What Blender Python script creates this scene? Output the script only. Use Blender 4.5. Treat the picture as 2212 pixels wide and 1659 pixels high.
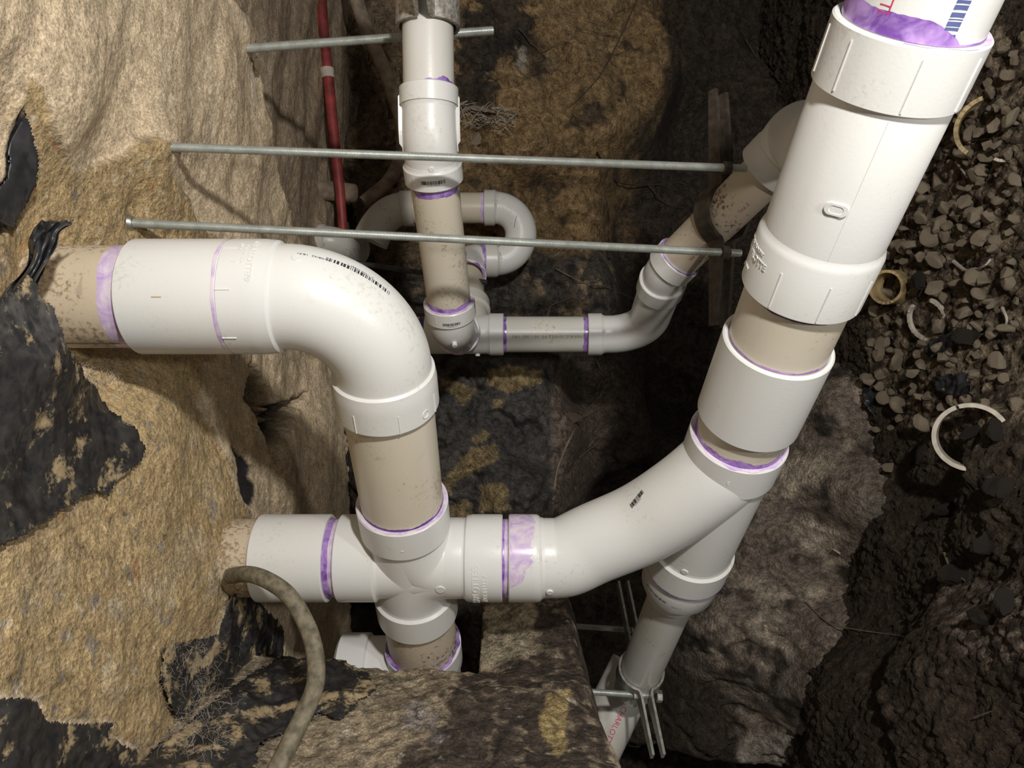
import bpy, math, random
import numpy as np
from mathutils import Matrix, Vector

# ------------------------------------------------------------------ scene, camera, light
# Measurements below are millimetres in a survey frame: x = down towards the tunnel floor, y = along the
# tunnel, z = into the tunnel.  W() turns them into world metres with world Z up and the floor near Z = 0.
F = 1600.0
sc = bpy.context.scene
COL = sc.collection
for o in list(bpy.data.objects): bpy.data.objects.remove(o)
FLOOR_H = 0.72
def W(p):
    p = np.asarray(p, float)
    return np.stack([-p[..., 1], p[..., 2], -p[..., 0]], -1) / 1000.0 + np.array([0, 0, FLOOR_H])
cam_d = bpy.data.cameras.new('camera'); cam = bpy.data.objects.new('camera', cam_d); COL.objects.link(cam)
cam_d.sensor_width = 36; cam_d.lens = F / 2212 * 36; cam_d.clip_start = 0.01; cam_d.clip_end = 50
R3 = Matrix(((0, 1, 0), (0, 0, -1), (-1, 0, 0)))          # columns: right, up, back
cam.matrix_world = Matrix.Translation(Vector(W((0, 0, 0)))) @ R3.to_4x4()
sc.camera = cam
vs = sc.view_settings
vs.view_transform = 'Standard'; vs.look = 'None'; vs.gamma = 1; vs.use_curve_mapping = False
vs.exposure = 0.0
wd = bpy.data.worlds.new('world'); sc.world = wd; wd.use_nodes = True
wd.node_tree.nodes['Background'].inputs[0].default_value = (1, 0.95, 0.88, 1)
wd.node_tree.nodes['Background'].inputs[1].default_value = 0.10
def lamp(name, p, power, radius, col):
    l = bpy.data.lights.new(name, 'POINT'); l.energy = power; l.shadow_soft_size = radius; l.color = col
    o = bpy.data.objects.new(name, l); o.location = W(p); COL.objects.link(o); return o
lamp('headlamp_light', (200, -400, -260), 44.0, 0.028, (1.0, 0.98, 0.95))
lamp('work_light', (600, -60, -60), 9.0, 0.03, (1.0, 0.97, 0.93))

# ------------------------------------------------------------------ noise
_rs = np.random.RandomState(7)
_perm = _rs.permutation(512); _perm = np.concatenate([_perm, _perm, _perm])
_grad = _rs.normal(size=(512, 3)); _grad /= np.linalg.norm(_grad, axis=1)[:, None]
def perlin(P):
    P = np.asarray(P, float); i = np.floor(P).astype(int); f = P - i; u = f * f * f * (f * (f * 6 - 15) + 10)
    i &= 511
    out = 0
    for dx in (0, 1):
        wx = u[..., 0] if dx else 1 - u[..., 0]
        for dy in (0, 1):
            wy = u[..., 1] if dy else 1 - u[..., 1]
            for dz in (0, 1):
                wz = u[..., 2] if dz else 1 - u[..., 2]
                h = _perm[_perm[_perm[(i[..., 0] + dx) & 511] + ((i[..., 1] + dy) & 511)] + ((i[..., 2] + dz) & 511)]
                g = _grad[h]
                out = out + wx * wy * wz * (g[..., 0] * (f[..., 0] - dx) + g[..., 1] * (f[..., 1] - dy) + g[..., 2] * (f[..., 2] - dz))
    return out * 1.5
def fbm(P, scale, octv=4, gain=0.5, seed=0.0, ridged=False):
    P = np.asarray(P, float) / scale + seed; a = 1.0; s = 0; tot = 0
    for _ in range(octv):
        n = perlin(P)
        if ridged: n = 1 - 2 * np.abs(n)
        s = s + a * n; tot += a; a *= gain; P = P * 2.03 + 17.3
    return s / tot
def sstep(a, b, x):
    t = np.clip((x - a) / (b - a), 0, 1); return t * t * (3 - 2 * t)
def pix(p):
    z = np.maximum(p[..., 2], 50); return p[..., 0] / z * F + 1106, p[..., 1] / z * F + 829.5
def at(px, py, z): return np.array([(px - 1106) / F * z, (py - 829.5) / F * z, z], float)
def psd(qx, qy, poly):
    """signed distance (inside > 0) of points to an outline"""
    d = np.full(qx.shape, 1e9); ins = np.zeros(qx.shape, bool); n = len(poly)
    for i in range(n):
        ax, ay = poly[i]; bx, by = poly[(i + 1) % n]
        ex, ey = bx - ax, by - ay; wx, wy = qx - ax, qy - ay
        t = np.clip((wx * ex + wy * ey) / (ex * ex + ey * ey + 1e-9), 0, 1)
        d = np.minimum(d, (wx - ex * t) ** 2 + (wy - ey * t) ** 2)
        c = ((ay <= qy) & (by > qy)) | ((by <= qy) & (ay > qy))
        with np.errstate(divide='ignore', invalid='ignore'):
            xi = ax + (qy - ay) * ex / (ey if ey else 1e-9)
        ins ^= c & (qx < xi)
    d = np.sqrt(d); return np.where(ins, d, -d)
def mask(P, poly, jag=10, soft=3, js=28, seed=0.0):
    qx, qy = pix(P); s = psd(qx, qy, poly)
    near = np.abs(s) < jag * 2.5 + soft * 2
    n = np.zeros(s.shape)
    if near.any(): n[near] = fbm(P[near], js, 4, 0.6, seed)
    return sstep(-soft, soft, s + n * jag * 1.8)
def near_interp(ctrl, Q, sig):
    """smooth interpolation of (u, v, value) control points"""
    num = 0; den = 1e-12
    for (u, v, w) in ctrl:
        r2 = ((Q[0] - u) ** 2 + (Q[1] - v) ** 2) / sig ** 2
        g = 1.0 / (0.15 + r2) ** 2; num = num + g * w; den = den + g
    return num / den

# ------------------------------------------------------------------ materials
def new_mat(name):
    m = bpy.data.materials.new(name); m.use_nodes = True; nt = m.node_tree
    return m, nt, nt.nodes['Principled BSDF']
def N(nt, kind, **kw):
    n = nt.nodes.new(kind)
    for k, v in kw.items():
        if k in n.inputs: n.inputs[k].default_value = v
        else: setattr(n, k, v)
    return n
def ramp(nt, a, b, ca, cb):
    r = nt.nodes.new('ShaderNodeValToRGB'); r.color_ramp.elements[0].position = a; r.color_ramp.elements[1].position = b
    r.color_ramp.elements[0].color = (*ca, 1); r.color_ramp.elements[1].color = (*cb, 1); return r
def mixc(nt, fac, a, b, mode='MIX'):
    m = nt.nodes.new('ShaderNodeMix'); m.data_type = 'RGBA'; m.blend_type = mode
    for s, v in ((m.inputs[0], fac), (m.inputs[6], a), (m.inputs[7], b)):
        if hasattr(v, 'links') or isinstance(v, bpy.types.NodeSocket): nt.links.new(v, s)
        elif isinstance(v, (int, float)): s.default_value = v
        else: s.default_value = (*v, 1)
    return m.outputs[2]
def pvc(name, col, dirt=0.12, dcol=(0.28, 0.22, 0.14), rough=0.3, tint=0.06, scr=0.25, spec=0.5, thr=0.335):
    """plastic pipe: faint mottling, flecks of dirt, fine scratches, soft waviness"""
    m, nt, b = new_mat(name); L = nt.links
    tc = N(nt, 'ShaderNodeTexCoord')
    n1 = N(nt, 'ShaderNodeTexNoise', Scale=9.0, Detail=4.0); L.new(tc.outputs['Object'], n1.inputs['Vector'])
    r1 = ramp(nt, 0.35, 0.7, col, tuple(c * (1 - tint * (1, 1.3, 2.2)[i]) for i, c in enumerate(col))); L.new(n1.outputs['Fac'], r1.inputs[0])
    n2 = N(nt, 'ShaderNodeTexNoise', Scale=230.0, Detail=3.0, Roughness=0.65); L.new(tc.outputs['Object'], n2.inputs['Vector'])
    n3 = N(nt, 'ShaderNodeTexNoise', Scale=16.0, Detail=3.0); L.new(tc.outputs['Object'], n3.inputs['Vector'])
    mu = N(nt, 'ShaderNodeMath', operation='MULTIPLY'); L.new(n2.outputs['Fac'], mu.inputs[0]); L.new(n3.outputs['Fac'], mu.inputs[1])
    r2 = ramp(nt, thr, thr + 0.085, (0, 0, 0), (1, 1, 1)); L.new(mu.outputs[0], r2.inputs[0])
    m2 = N(nt, 'ShaderNodeMath', operation='MULTIPLY'); L.new(r2.outputs[0], m2.inputs[0]); m2.inputs[1].default_value = dirt * 4
    c1 = mixc(nt, m2.outputs[0], r1.outputs[0], dcol)
    w = N(nt, 'ShaderNodeTexNoise', Scale=26.0, Detail=2.0, Distortion=1.0); mp = N(nt, 'ShaderNodeMapping')
    mp.inputs['Scale'].default_value = (1, 14, 3); mp.inputs['Rotation'].default_value = (0.5, 0.3, 0.9)
    L.new(tc.outputs['Object'], mp.inputs[0]); L.new(mp.outputs[0], w.inputs['Vector'])
    r3 = ramp(nt, 0.70, 0.76, (0, 0, 0), (1, 1, 1)); L.new(w.outputs['Fac'], r3.inputs[0])
    m3 = N(nt, 'ShaderNodeMath', operation='MULTIPLY'); L.new(r3.outputs[0], m3.inputs[0]); m3.inputs[1].default_value = scr
    c2 = mixc(nt, m3.outputs[0], c1, tuple(c * 0.6 for c in col))
    L.new(c2, b.inputs['Base Color'])
    rr = N(nt, 'ShaderNodeMapRange'); L.new(n1.outputs['Fac'], rr.inputs[0]); rr.inputs[3].default_value = rough * 0.8; rr.inputs[4].default_value = rough * 1.3
    L.new(rr.outputs[0], b.inputs['Roughness'])
    b.inputs['Specular IOR Level'].default_value = spec
    n4 = N(nt, 'ShaderNodeTexNoise', Scale=380.0, Detail=2.0); L.new(tc.outputs['Object'], n4.inputs['Vector'])
    bp = N(nt, 'ShaderNodeBump', Strength=0.12, Distance=0.0006); L.new(n4.outputs['Fac'], bp.inputs['Height'])
    L.new(bp.outputs[0], b.inputs['Normal'])
    return m
def flat(name, col, rough=0.5, metal=0.0, nscale=60.0, namp=0.25, bump=0.0, bdist=0.0005):
    m, nt, b = new_mat(name); L = nt.links
    tc = N(nt, 'ShaderNodeTexCoord'); n = N(nt, 'ShaderNodeTexNoise', Scale=nscale, Detail=4.0); L.new(tc.outputs['Object'], n.inputs['Vector'])
    r = ramp(nt, 0.3, 0.7, tuple(c * (1 - namp) for c in col), tuple(min(1, c * (1 + namp)) for c in col)); L.new(n.outputs['Fac'], r.inputs[0])
    L.new(r.outputs[0], b.inputs['Base Color']); b.inputs['Roughness'].default_value = rough; b.inputs['Metallic'].default_value = metal
    if bump:
        bp = N(nt, 'ShaderNodeBump', Strength=bump, Distance=bdist); L.new(n.outputs['Fac'], bp.inputs['Height']); L.new(bp.outputs[0], b.inputs['Normal'])
    return m
def primer_mat(name, deep, pale, thr=0.5):
    m, nt, b = new_mat(name); L = nt.links
    tc = N(nt, 'ShaderNodeTexCoord'); mp = N(nt, 'ShaderNodeMapping'); mp.inputs['Scale'].default_value = (1, 1, 1)
    L.new(tc.outputs['Object'], mp.inputs[0])
    n = N(nt, 'ShaderNodeTexNoise', Scale=55.0, Detail=5.0, Roughness=0.6, Distortion=0.8); L.new(mp.outputs[0], n.inputs['Vector'])
    r = ramp(nt, thr - 0.13, thr + 0.15, deep, pale); L.new(n.outputs['Fac'], r.inputs[0])
    L.new(r.outputs[0], b.inputs['Base Color']); b.inputs['Roughness'].default_value = 0.22
    return m
def ground_mat(name, bump=1.0, fine=0.35, var=1.0):
    """soil, concrete and torn film: colour and gloss come with the surface, grain is procedural"""
    m, nt, b = new_mat(name); L = nt.links
    tc = N(nt, 'ShaderNodeTexCoord')
    ca = N(nt, 'ShaderNodeAttribute', attribute_name='Col'); ga = N(nt, 'ShaderNodeAttribute', attribute_name='gloss')
    n1 = N(nt, 'ShaderNodeTexNoise', Scale=420.0, Detail=4.0, Roughness=0.7); L.new(tc.outputs['Object'], n1.inputs['Vector'])
    n2 = N(nt, 'ShaderNodeTexNoise', Scale=70.0, Detail=6.0, Roughness=0.65); L.new(tc.outputs['Object'], n2.inputs['Vector'])
    v = N(nt, 'ShaderNodeTexVoronoi', Scale=150.0); L.new(tc.outputs['Object'], v.inputs['Vector'])
    mr = N(nt, 'ShaderNodeMapRange'); L.new(n1.outputs['Fac'], mr.inputs[0]); mr.inputs[1].default_value = 0.3; mr.inputs[2].default_value = 0.7
    mr.inputs[3].default_value = 1 - fine * 1.3; mr.inputs[4].default_value = 1 + fine
    mr2 = N(nt, 'ShaderNodeMapRange'); L.new(n2.outputs['Fac'], mr2.inputs[0]); mr2.inputs[1].default_value = 0.35; mr2.inputs[2].default_value = 0.65
    mr2.inputs[3].default_value = 1 - 0.38 * var; mr2.inputs[4].default_value = 1 + 0.34 * var
    mu = N(nt, 'ShaderNodeMath', operation='MULTIPLY'); L.new(mr.outputs[0], mu.inputs[0]); L.new(mr2.outputs[0], mu.inputs[1])
    vm = N(nt, 'ShaderNodeVectorMath', operation='SCALE'); L.new(ca.outputs['Color'], vm.inputs[0]); L.new(mu.outputs[0], vm.inputs['Scale'])
    L.new(vm.outputs[0], b.inputs['Base Color'])
    rg = N(nt, 'ShaderNodeMapRange'); L.new(ga.outputs['Fac'], rg.inputs[0]); rg.inputs[3].default_value = 0.9; rg.inputs[4].default_value = 0.3
    L.new(rg.outputs[0], b.inputs['Roughness']); b.inputs['Specular IOR Level'].default_value = 0.3
    ad = N(nt, 'ShaderNodeMath', operation='ADD'); L.new(n2.outputs['Fac'], ad.inputs[0]); L.new(n1.outputs['Fac'], ad.inputs[1])
    ad2 = N(nt, 'ShaderNodeMath', operation='ADD'); L.new(ad.outputs[0], ad2.inputs[0]); L.new(v.outputs['Distance'], ad2.inputs[1])
    st = N(nt, 'ShaderNodeMapRange'); L.new(ga.outputs['Fac'], st.inputs[0]); st.inputs[3].default_value = 0.9 * bump; st.inputs[4].default_value = 0.12
    bp = N(nt, 'ShaderNodeBump', Distance=0.003); L.new(st.outputs[0], bp.inputs['Strength']); L.new(ad2.outputs[0], bp.inputs['Height'])
    L.new(bp.outputs[0], b.inputs['Normal'])
    return m
MT = dict(
    white=pvc('white_fitting_plastic', (0.735, 0.73, 0.705), dirt=0.05, scr=0.10, tint=0.03),
    white2=pvc('grimy_white_plastic', (0.68, 0.665, 0.62), dirt=0.12, scr=0.2),
    cream=pvc('cream_pipe_plastic', (0.66, 0.60, 0.495), dirt=0.16, scr=0.3, rough=0.33),
    dirty=pvc('dusty_cream_pipe_plastic', (0.60, 0.50, 0.37), thr=0.262, dirt=0.20, dcol=(0.22, 0.14, 0.07), scr=0.6, rough=0.6),
    scuffed=pvc('scuffed_pipe_plastic', (0.62, 0.53, 0.42), thr=0.30, dirt=0.25, dcol=(0.10, 0.08, 0.06), scr=0.9, rough=0.45),
    primer=primer_mat('purple_primer', (0.17, 0.065, 0.34), (0.50, 0.32, 0.66)),
    primer_dark=primer_mat('dark_purple_primer', (0.05, 0.02, 0.12), (0.17, 0.07, 0.36)),
    primer_pale=primer_mat('pale_primer_smear', (0.50, 0.33, 0.66), (0.74, 0.64, 0.72), 0.45),
    ink=flat('black_ink', (0.03, 0.03, 0.035), 0.5), blue=flat('blue_ink', (0.09, 0.11, 0.26), 0.5), red=flat('red_ink', (0.62, 0.05, 0.13), 0.5),
    redfaint=flat('faded_red_ink', (0.42, 0.12, 0.11), 0.6), grey=flat('grey_ink', (0.22, 0.21, 0.19), 0.5),
    zinc=flat('zinc_steel', (0.60, 0.62, 0.58), 0.3, 0.6, 90, 0.12), galv=flat('galvanised_steel', (0.42, 0.41, 0.36), 0.42, 0.8, 120, 0.3, 0.4),
    oldsteel=flat('worn_galvanised_steel', (0.36, 0.33, 0.29), 0.6, 0.35, 200, 0.5, 0.6, 0.0008),
    darksteel=flat('dark_steel', (0.085, 0.068, 0.052), 0.45, 0.3, 90, 0.4, 0.3),
    dullsteel=flat('dull_grey_steel', (0.16, 0.16, 0.15), 0.45, 0.7, 90, 0.3),
    film=flat('black_plastic_film', (0.030, 0.030, 0.032), 0.34, 0.0, 40, 0.6, 0.5, 0.002),
    hose=flat('mud_coated_hose', (0.17, 0.145, 0.095), 0.75, 0.0, 120, 0.5, 0.8, 0.0015),
    redtube=flat('faded_red_tube', (0.24, 0.035, 0.032), 0.5, 0.0, 30, 0.6), dusttube=flat('dusty_tube', (0.26, 0.20, 0.14), 0.8, 0.0, 50, 0.4, 0.5, 0.002),
    root=flat('dry_root', (0.20, 0.155, 0.11), 0.8, 0.0, 60, 0.35), darkroot=flat('dark_root', (0.07, 0.05, 0.035), 0.85, 0.0, 60, 0.4), whiteroot=flat('pale_root', (0.42, 0.38, 0.32), 0.7, 0.0, 60, 0.25),
    web=flat('cobweb_thread', (0.50, 0.44, 0.36), 0.8, 0.0, 60, 0.2),
    rock=flat('limestone', (0.37, 0.295, 0.205), 0.85, 0.0, 45, 0.45, 0.8, 0.004), clod=flat('dark_soil_clod', (0.045, 0.031, 0.020), 0.95, 0.0, 70, 0.5, 1.0, 0.005),
    oldring=flat('mud_stained_plastic', (0.42, 0.31, 0.15), 0.5, 0.0, 30, 0.6, 0.3),
    ringw=flat('dusty_white_plastic', (0.55, 0.49, 0.40), 0.55, 0.0, 60, 0.2, 0.2), hole=flat('dark_gap', (0.01, 0.009, 0.008), 0.9),
    ceil=ground_mat('torn_membrane_and_sand', 0.9, 0.42, 0.7), earth=ground_mat('packed_earth', 1.4, 0.5, 1.35), conc=ground_mat('rough_concrete', 1.2, 0.5, 1.6),
)

# ------------------------------------------------------------------ objects
def root(name, label, cat, p, group=None):
    o = bpy.data.objects.new(name, None); COL.objects.link(o); o.location = W(p); o.empty_display_size = 0.01
    o['label'] = label; o['category'] = cat
    if group: o['group'] = group
    return o
def link(name, me, mat, parent=None, loc=None):
    o = bpy.data.objects.new(name, me); COL.objects.link(o)
    if mat is not None and not me.materials: me.materials.append(mat)
    if parent is not None: o.parent = parent
    elif loc is not None: o.location = loc
    return o
def base_of(parent):
    v = Vector((0, 0, 0))
    while parent is not None: v = v + parent.location; parent = parent.parent
    return v
def mesh(name, V, Fs, mat, parent=None, angle=35, origin=None):
    """one mesh object from survey-frame vertices; its vertices sit relative to its thing's origin"""
    Wd = W(V); ref = base_of(parent) if parent is not None else Vector(origin if origin is not None else Wd.mean(0))
    me = bpy.data.meshes.new(name); me.from_pydata((Wd - np.array(ref)).tolist(), [], [list(map(int, f)) for f in Fs]); me.validate()
    if angle:
        me.shade_smooth()
        try: me.set_sharp_from_angle(angle=math.radians(angle))
        except Exception: pass
    return link(name, me, mat, parent, ref)
def single(o, label, cat, group=None):
    o['label'] = label; o['category'] = cat
    if group: o['group'] = group
    return o

class Path:
    """centre line with frames; phi = 0 faces the middle of the tunnel (the side we look from)"""
    def __init__(s, pts, ref=None):
        s.P = np.array(pts, float); d = np.diff(s.P, axis=0); ln = np.linalg.norm(d, axis=1)
        s.S = np.concatenate([[0], np.cumsum(ln)]); s.L = s.S[-1]
        t = d / ln[:, None]; s.T = np.vstack([t[:1], (t[1:] + t[:-1]), t[-1:]]); s.T /= np.linalg.norm(s.T, axis=1)[:, None]
        r = -s.P[0] if ref is None else np.array(ref, float)
        n = r - s.T[0] * (r @ s.T[0]); n /= np.linalg.norm(n); Ns = [n]
        for i in range(1, len(s.P)):
            n = Ns[-1] - s.T[i] * (Ns[-1] @ s.T[i]); Ns.append(n / np.linalg.norm(n))
        s.N = np.array(Ns)
    def fr(s, q):
        q = np.asarray(q, float); i = np.clip(np.searchsorted(s.S, q) - 1, 0, len(s.S) - 2)
        f = (q - s.S[i]) / (s.S[i + 1] - s.S[i])
        fc = np.clip(f, 0, 1)[..., None]
        P = s.P[i] + (s.P[i + 1] - s.P[i]) * f[..., None]
        T = s.T[i] * (1 - fc) + s.T[i + 1] * fc; T /= np.linalg.norm(T, axis=-1)[..., None]
        n = s.N[i] * (1 - fc) + s.N[i + 1] * fc; n -= T * (n * T).sum(-1)[..., None]; n /= np.linalg.norm(n, axis=-1)[..., None]
        return P, T, n, np.cross(T, n)
    def surf(s, q, phi, r):
        P, T, n, b = s.fr(q); phi = np.asarray(phi)[..., None]; r = np.asarray(r)[..., None] if np.ndim(r) else r
        return P + r * (np.cos(phi) * n + np.sin(phi) * b)
def straight(a, b): return Path([a, b])
def fillet(pts, rad, n=14):
    """polyline with rounded corners"""
    pts = [np.array(p, float) for p in pts]; out = [pts[0]]
    for i in range(1, len(pts) - 1):
        a = pts[i - 1] - pts[i]; b = pts[i + 1] - pts[i]; la, lb = np.linalg.norm(a), np.linalg.norm(b); a /= la; b /= lb
        th = math.acos(np.clip(a @ b, -1, 1)); r = rad[i - 1] if isinstance(rad, (list, tuple)) else rad
        k = min(r / math.tan(th / 2), la * 0.999, lb * 0.999); r = k * math.tan(th / 2)
        c = pts[i] + (a + b) / np.linalg.norm(a + b) * (r / math.sin(th / 2)); u = pts[i] + a * k - c; v = pts[i] + b * k - c
        om = math.acos(np.clip((u @ v) / (r * r), -1, 1))
        for j in range(n + 1):
            f = j / n; out.append(c + (math.sin((1 - f) * om) * u + math.sin(f * om) * v) / math.sin(om))
    out.append(pts[-1])
    res = [out[0]]
    for p in out[1:]:
        if np.linalg.norm(p - res[-1]) > 0.05: res.append(p)
    return Path(res)
def spline(pts, n=10, ref=None):
    P = [np.array(p, float) for p in pts]; P = [2 * P[0] - P[1]] + P + [2 * P[-1] - P[-2]]; out = []
    for i in range(1, len(P) - 2):
        for j in range(n):
            t = j / n; out.append(0.5 * (2 * P[i] + (P[i + 1] - P[i - 1]) * t + (2 * P[i - 1] - 5 * P[i] + 4 * P[i + 1] - P[i + 2]) * t * t + (3 * P[i] - 3 * P[i + 1] + P[i + 2] - P[i - 1]) * t ** 3))
    out.append(P[-2]); return Path(out, ref)
def revolve(path, prof, seg=72, closed=False, jitter=None):
    """sweep a (s, r) profile round a path"""
    pr = []
    for i, (q, r) in enumerate(prof):
        pr.append((q, r))
        nx = prof[i + 1] if i + 1 < len(prof) else (prof[0] if closed else None)
        if nx is not None and len(path.P) > 2 and abs(nx[0] - q) > 6:
            k = int(abs(nx[0] - q) / 5)
            for j in range(1, k): f = j / k; pr.append((q + (nx[0] - q) * f, r + (nx[1] - r) * f))
    q = np.array([p[0] for p in pr]); r = np.array([p[1] for p in pr]); m = len(pr)
    ph = np.arange(seg) / seg * 2 * np.pi
    Q, PH = np.meshgrid(q, ph, indexing='ij'); Rr = np.repeat(r[:, None], seg, 1)
    if jitter is not None: Q = Q + jitter(Q, PH)
    V = path.surf(Q, PH, Rr).reshape(-1, 3)
    rows = m if closed else m - 1
    i = np.arange(rows)[:, None]; j = np.arange(seg)[None, :]; i2 = (i + 1) % m; j2 = (j + 1) % seg
    Fs = np.stack([i * seg + j, i * seg + j2, i2 * seg + j2, i2 * seg + j], -1).reshape(-1, 4)
    return V, Fs
def tube_prof(s0, s1, ro, ri, ch=0.8): return [(s0 + ch, ri), (s0, ri + ch), (s0, ro - ch), (s0 + ch, ro), (s1 - ch, ro), (s1, ro - ch), (s1, ri + ch), (s1 - ch, ri)]
def ring(name, path, s0, s1, ro, ri, mat, parent, ch=0.8, seg=96, **k):
    V, Fs = revolve(path, tube_prof(s0, s1, ro, ri, ch), seg, True, **k); return mesh(name, V, Fs, mat, parent)
def prof_part(name, path, prof, mat, parent, seg=96, closed=False):
    V, Fs = revolve(path, prof, seg, closed); return mesh(name, V, Fs, mat, parent)
def join(parts):
    V = []; Fs = []; k = 0
    for v, f in parts: V.append(np.asarray(v)); Fs += [[int(a) + k for a in q] for q in f]; k += len(v)
    return np.vstack(V), Fs
def band(name, path, r, s_edge, width, mat, parent, seed=1.0, jag=0.5, phi0=-math.pi, phi1=math.pi, sign=1, off=0.3, minw=0.15):
    """brushed-on stain: from s_edge outwards along the pipe with an uneven far edge"""
    n = max(24, int(260 * (phi1 - phi0) / (2 * math.pi))); ph = np.linspace(phi0, phi1, n)
    pts = np.stack([np.cos(ph) * 2.2 + seed * 9, np.sin(ph) * 2.2, np.full(n, seed)], -1)
    e = np.clip(width * (1 + jag * (perlin(pts) * 1.6 + perlin(pts * 5.1) * 0.5)), minw * width, None)
    if phi1 - phi0 < 6.2: e = e * np.clip(np.minimum(ph - phi0, phi1 - ph) / 0.5, 0.02, 1) ** 0.6
    rows = 4; V = []
    for k in range(rows): V.append(path.surf(s_edge + sign * e * k / (rows - 1), ph, r + off * (1 if k < rows - 1 else 0.35)))
    V = np.array(V).reshape(-1, 3); Fs = [(k * n + i, k * n + i + 1, (k + 1) * n + i + 1, (k + 1) * n + i) for k in range(rows - 1) for i in range(n - 1)]
    return mesh(name, V, Fs, mat, parent, 60)
def rimface(name, path, s, ri, ro, mat, parent, seed=2.0, phi0=-math.pi, phi1=math.pi, sign=-1):
    n = 120; ph = np.linspace(phi0, phi1, n); pts = np.stack([np.cos(ph) * 3 + seed * 7, np.sin(ph) * 3, np.full(n, seed)], -1)
    o = ri + (ro - ri) * np.clip(0.75 + perlin(pts) * 0.9, 0.15, 0.97)
    V = np.vstack([path.surf(np.full(n, s + sign * 0.25), ph, np.full(n, ri)), path.surf(np.full(n, s + sign * 0.25), ph, o)])
    return mesh(name, V, [(i, i + 1, n + i + 1, n + i) for i in range(n - 1)], mat, parent, 0)
_tc = {}
def text2d(s, ext=0.0):
    if (s, ext) in _tc: return _tc[(s, ext)]
    c = bpy.data.curves.new('lettering', 'FONT'); c.body = s; c.size = 1; c.extrude = ext; c.align_x = 'CENTER'; c.align_y = 'CENTER'; c.resolution_u = 3
    o = bpy.data.objects.new('lettering', c); COL.objects.link(o); dg = bpy.context.evaluated_depsgraph_get()
    me = bpy.data.meshes.new_from_object(o.evaluated_get(dg)); V = np.array([v.co[:] for v in me.vertices]); Fs = [list(p.vertices) for p in me.polygons]
    bpy.data.objects.remove(o); bpy.data.curves.remove(c); bpy.data.meshes.remove(me); _tc[(s, ext)] = (V, Fs); return V, Fs
def wrap(path, r, s0, phi0, rot, V2, off):
    """lay a flat drawing (u, v, height) on the pipe, rot = 0 reads round the pipe"""
    u = V2[:, 0] * math.cos(rot) - V2[:, 1] * math.sin(rot); v = V2[:, 0] * math.sin(rot) + V2[:, 1] * math.cos(rot)
    return path.surf(s0 + v, phi0 + u / r, r + off + V2[:, 2])
def lettering(path, r, s0, phi0, rot, txt, size, mat, parent, name='printed_lettering', sx=1.0, emboss=0.0, label=None):
    V, Fs = text2d(txt, 0.03 if emboss else 0.0); V = V * np.array([size * sx, size, 0]) + np.array([0, 0, 1]) * (np.sign(V[:, 2:3]) * emboss)
    o = mesh(name, wrap(path, r, s0, phi0, rot, V, 0.25 if not emboss else 0), Fs, mat, parent, 0)
    if label: o['label'] = label
    return o
def barcode(path, r, s0, phi0, rot, w, h, mat, parent, seed=1, digits=None, dsz=2.4, below=True, flip=False):
    rnd = random.Random(seed); V = []; Fs = []; u = -w / 2
    while u < w / 2 - 0.2:
        bw = rnd.choice([0.35, 0.35, 0.6, 0.9, 1.3]) * w / 38; k = len(V)
        V += [(u, -h / 2, 0), (u + bw, -h / 2, 0), (u + bw, h / 2, 0), (u, h / 2, 0)]; Fs.append((k, k + 1, k + 2, k + 3)); u += bw + rnd.choice([0.3, 0.4, 0.7, 1.0]) * w / 38
    V = np.array(V, float)
    if digits:
        T, TF = text2d(digits); T = T * np.array([dsz * 0.95, dsz, 0]); T[:, 1] += (-1 if below else 1) * (h / 2 + dsz * 0.6); V, Fs = join([(V, Fs), (T, TF)])
    return mesh('barcode', wrap(path, r, s0, phi0, rot, V, 0.25), Fs, mat, parent, 0)
def ribs(path, r, spans, mat, parent, h=0.7, w=1.1):
    """raised mould lines on a hub: (phi, s0, s1)"""
    for phi, a, b in spans:
        V = []; 
        for q in np.linspace(a, b, 4):
            for du, hh in ((-w / 2, -0.2), (-w / 3, h), (w / 3, h), (w / 2, -0.2)): V.append(path.surf(np.array(q), np.array(phi + du / r), r + hh))
        Fs = [(k * 4 + i, k * 4 + i + 1, k * 4 + i + 5, k * 4 + i + 4) for k in range(3) for i in range(3)] + [(0, 1, 2, 3), (12, 13, 14, 15)]
        mesh('mould_line', np.array(V), Fs, mat, parent, 0)
def nub(path, r, s, phi, rad, h, mat, parent):
    P, T, n, b = path.fr(np.array(s)); Rv = math.cos(phi) * n + math.sin(phi) * b; c = P + Rv * (r - 1)
    V, Fs = revolve(Path([c, c + Rv * (h + 1)], ref=T), [(0, rad), (h + 0.6, rad), (h + 1, rad - 0.5), (h + 1, 0.01)], 24); return mesh('moulded_stud', V, Fs, mat, parent)
def box2(a, b, u, v, w, t):
    """bar from a to b, width w along u, thickness t along v"""
    a, b, u, v = map(np.array, (a, b, u, v)); V = [p + u * su * w / 2 + v * sv * t / 2 for p in (a, b) for su, sv in ((-1, -1), (1, -1), (1, 1), (-1, 1))]
    return np.array(V), [(0, 1, 2, 3), (7, 6, 5, 4), (0, 4, 5, 1), (1, 5, 6, 2), (2, 6, 7, 3), (3, 7, 4, 0)]

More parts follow.
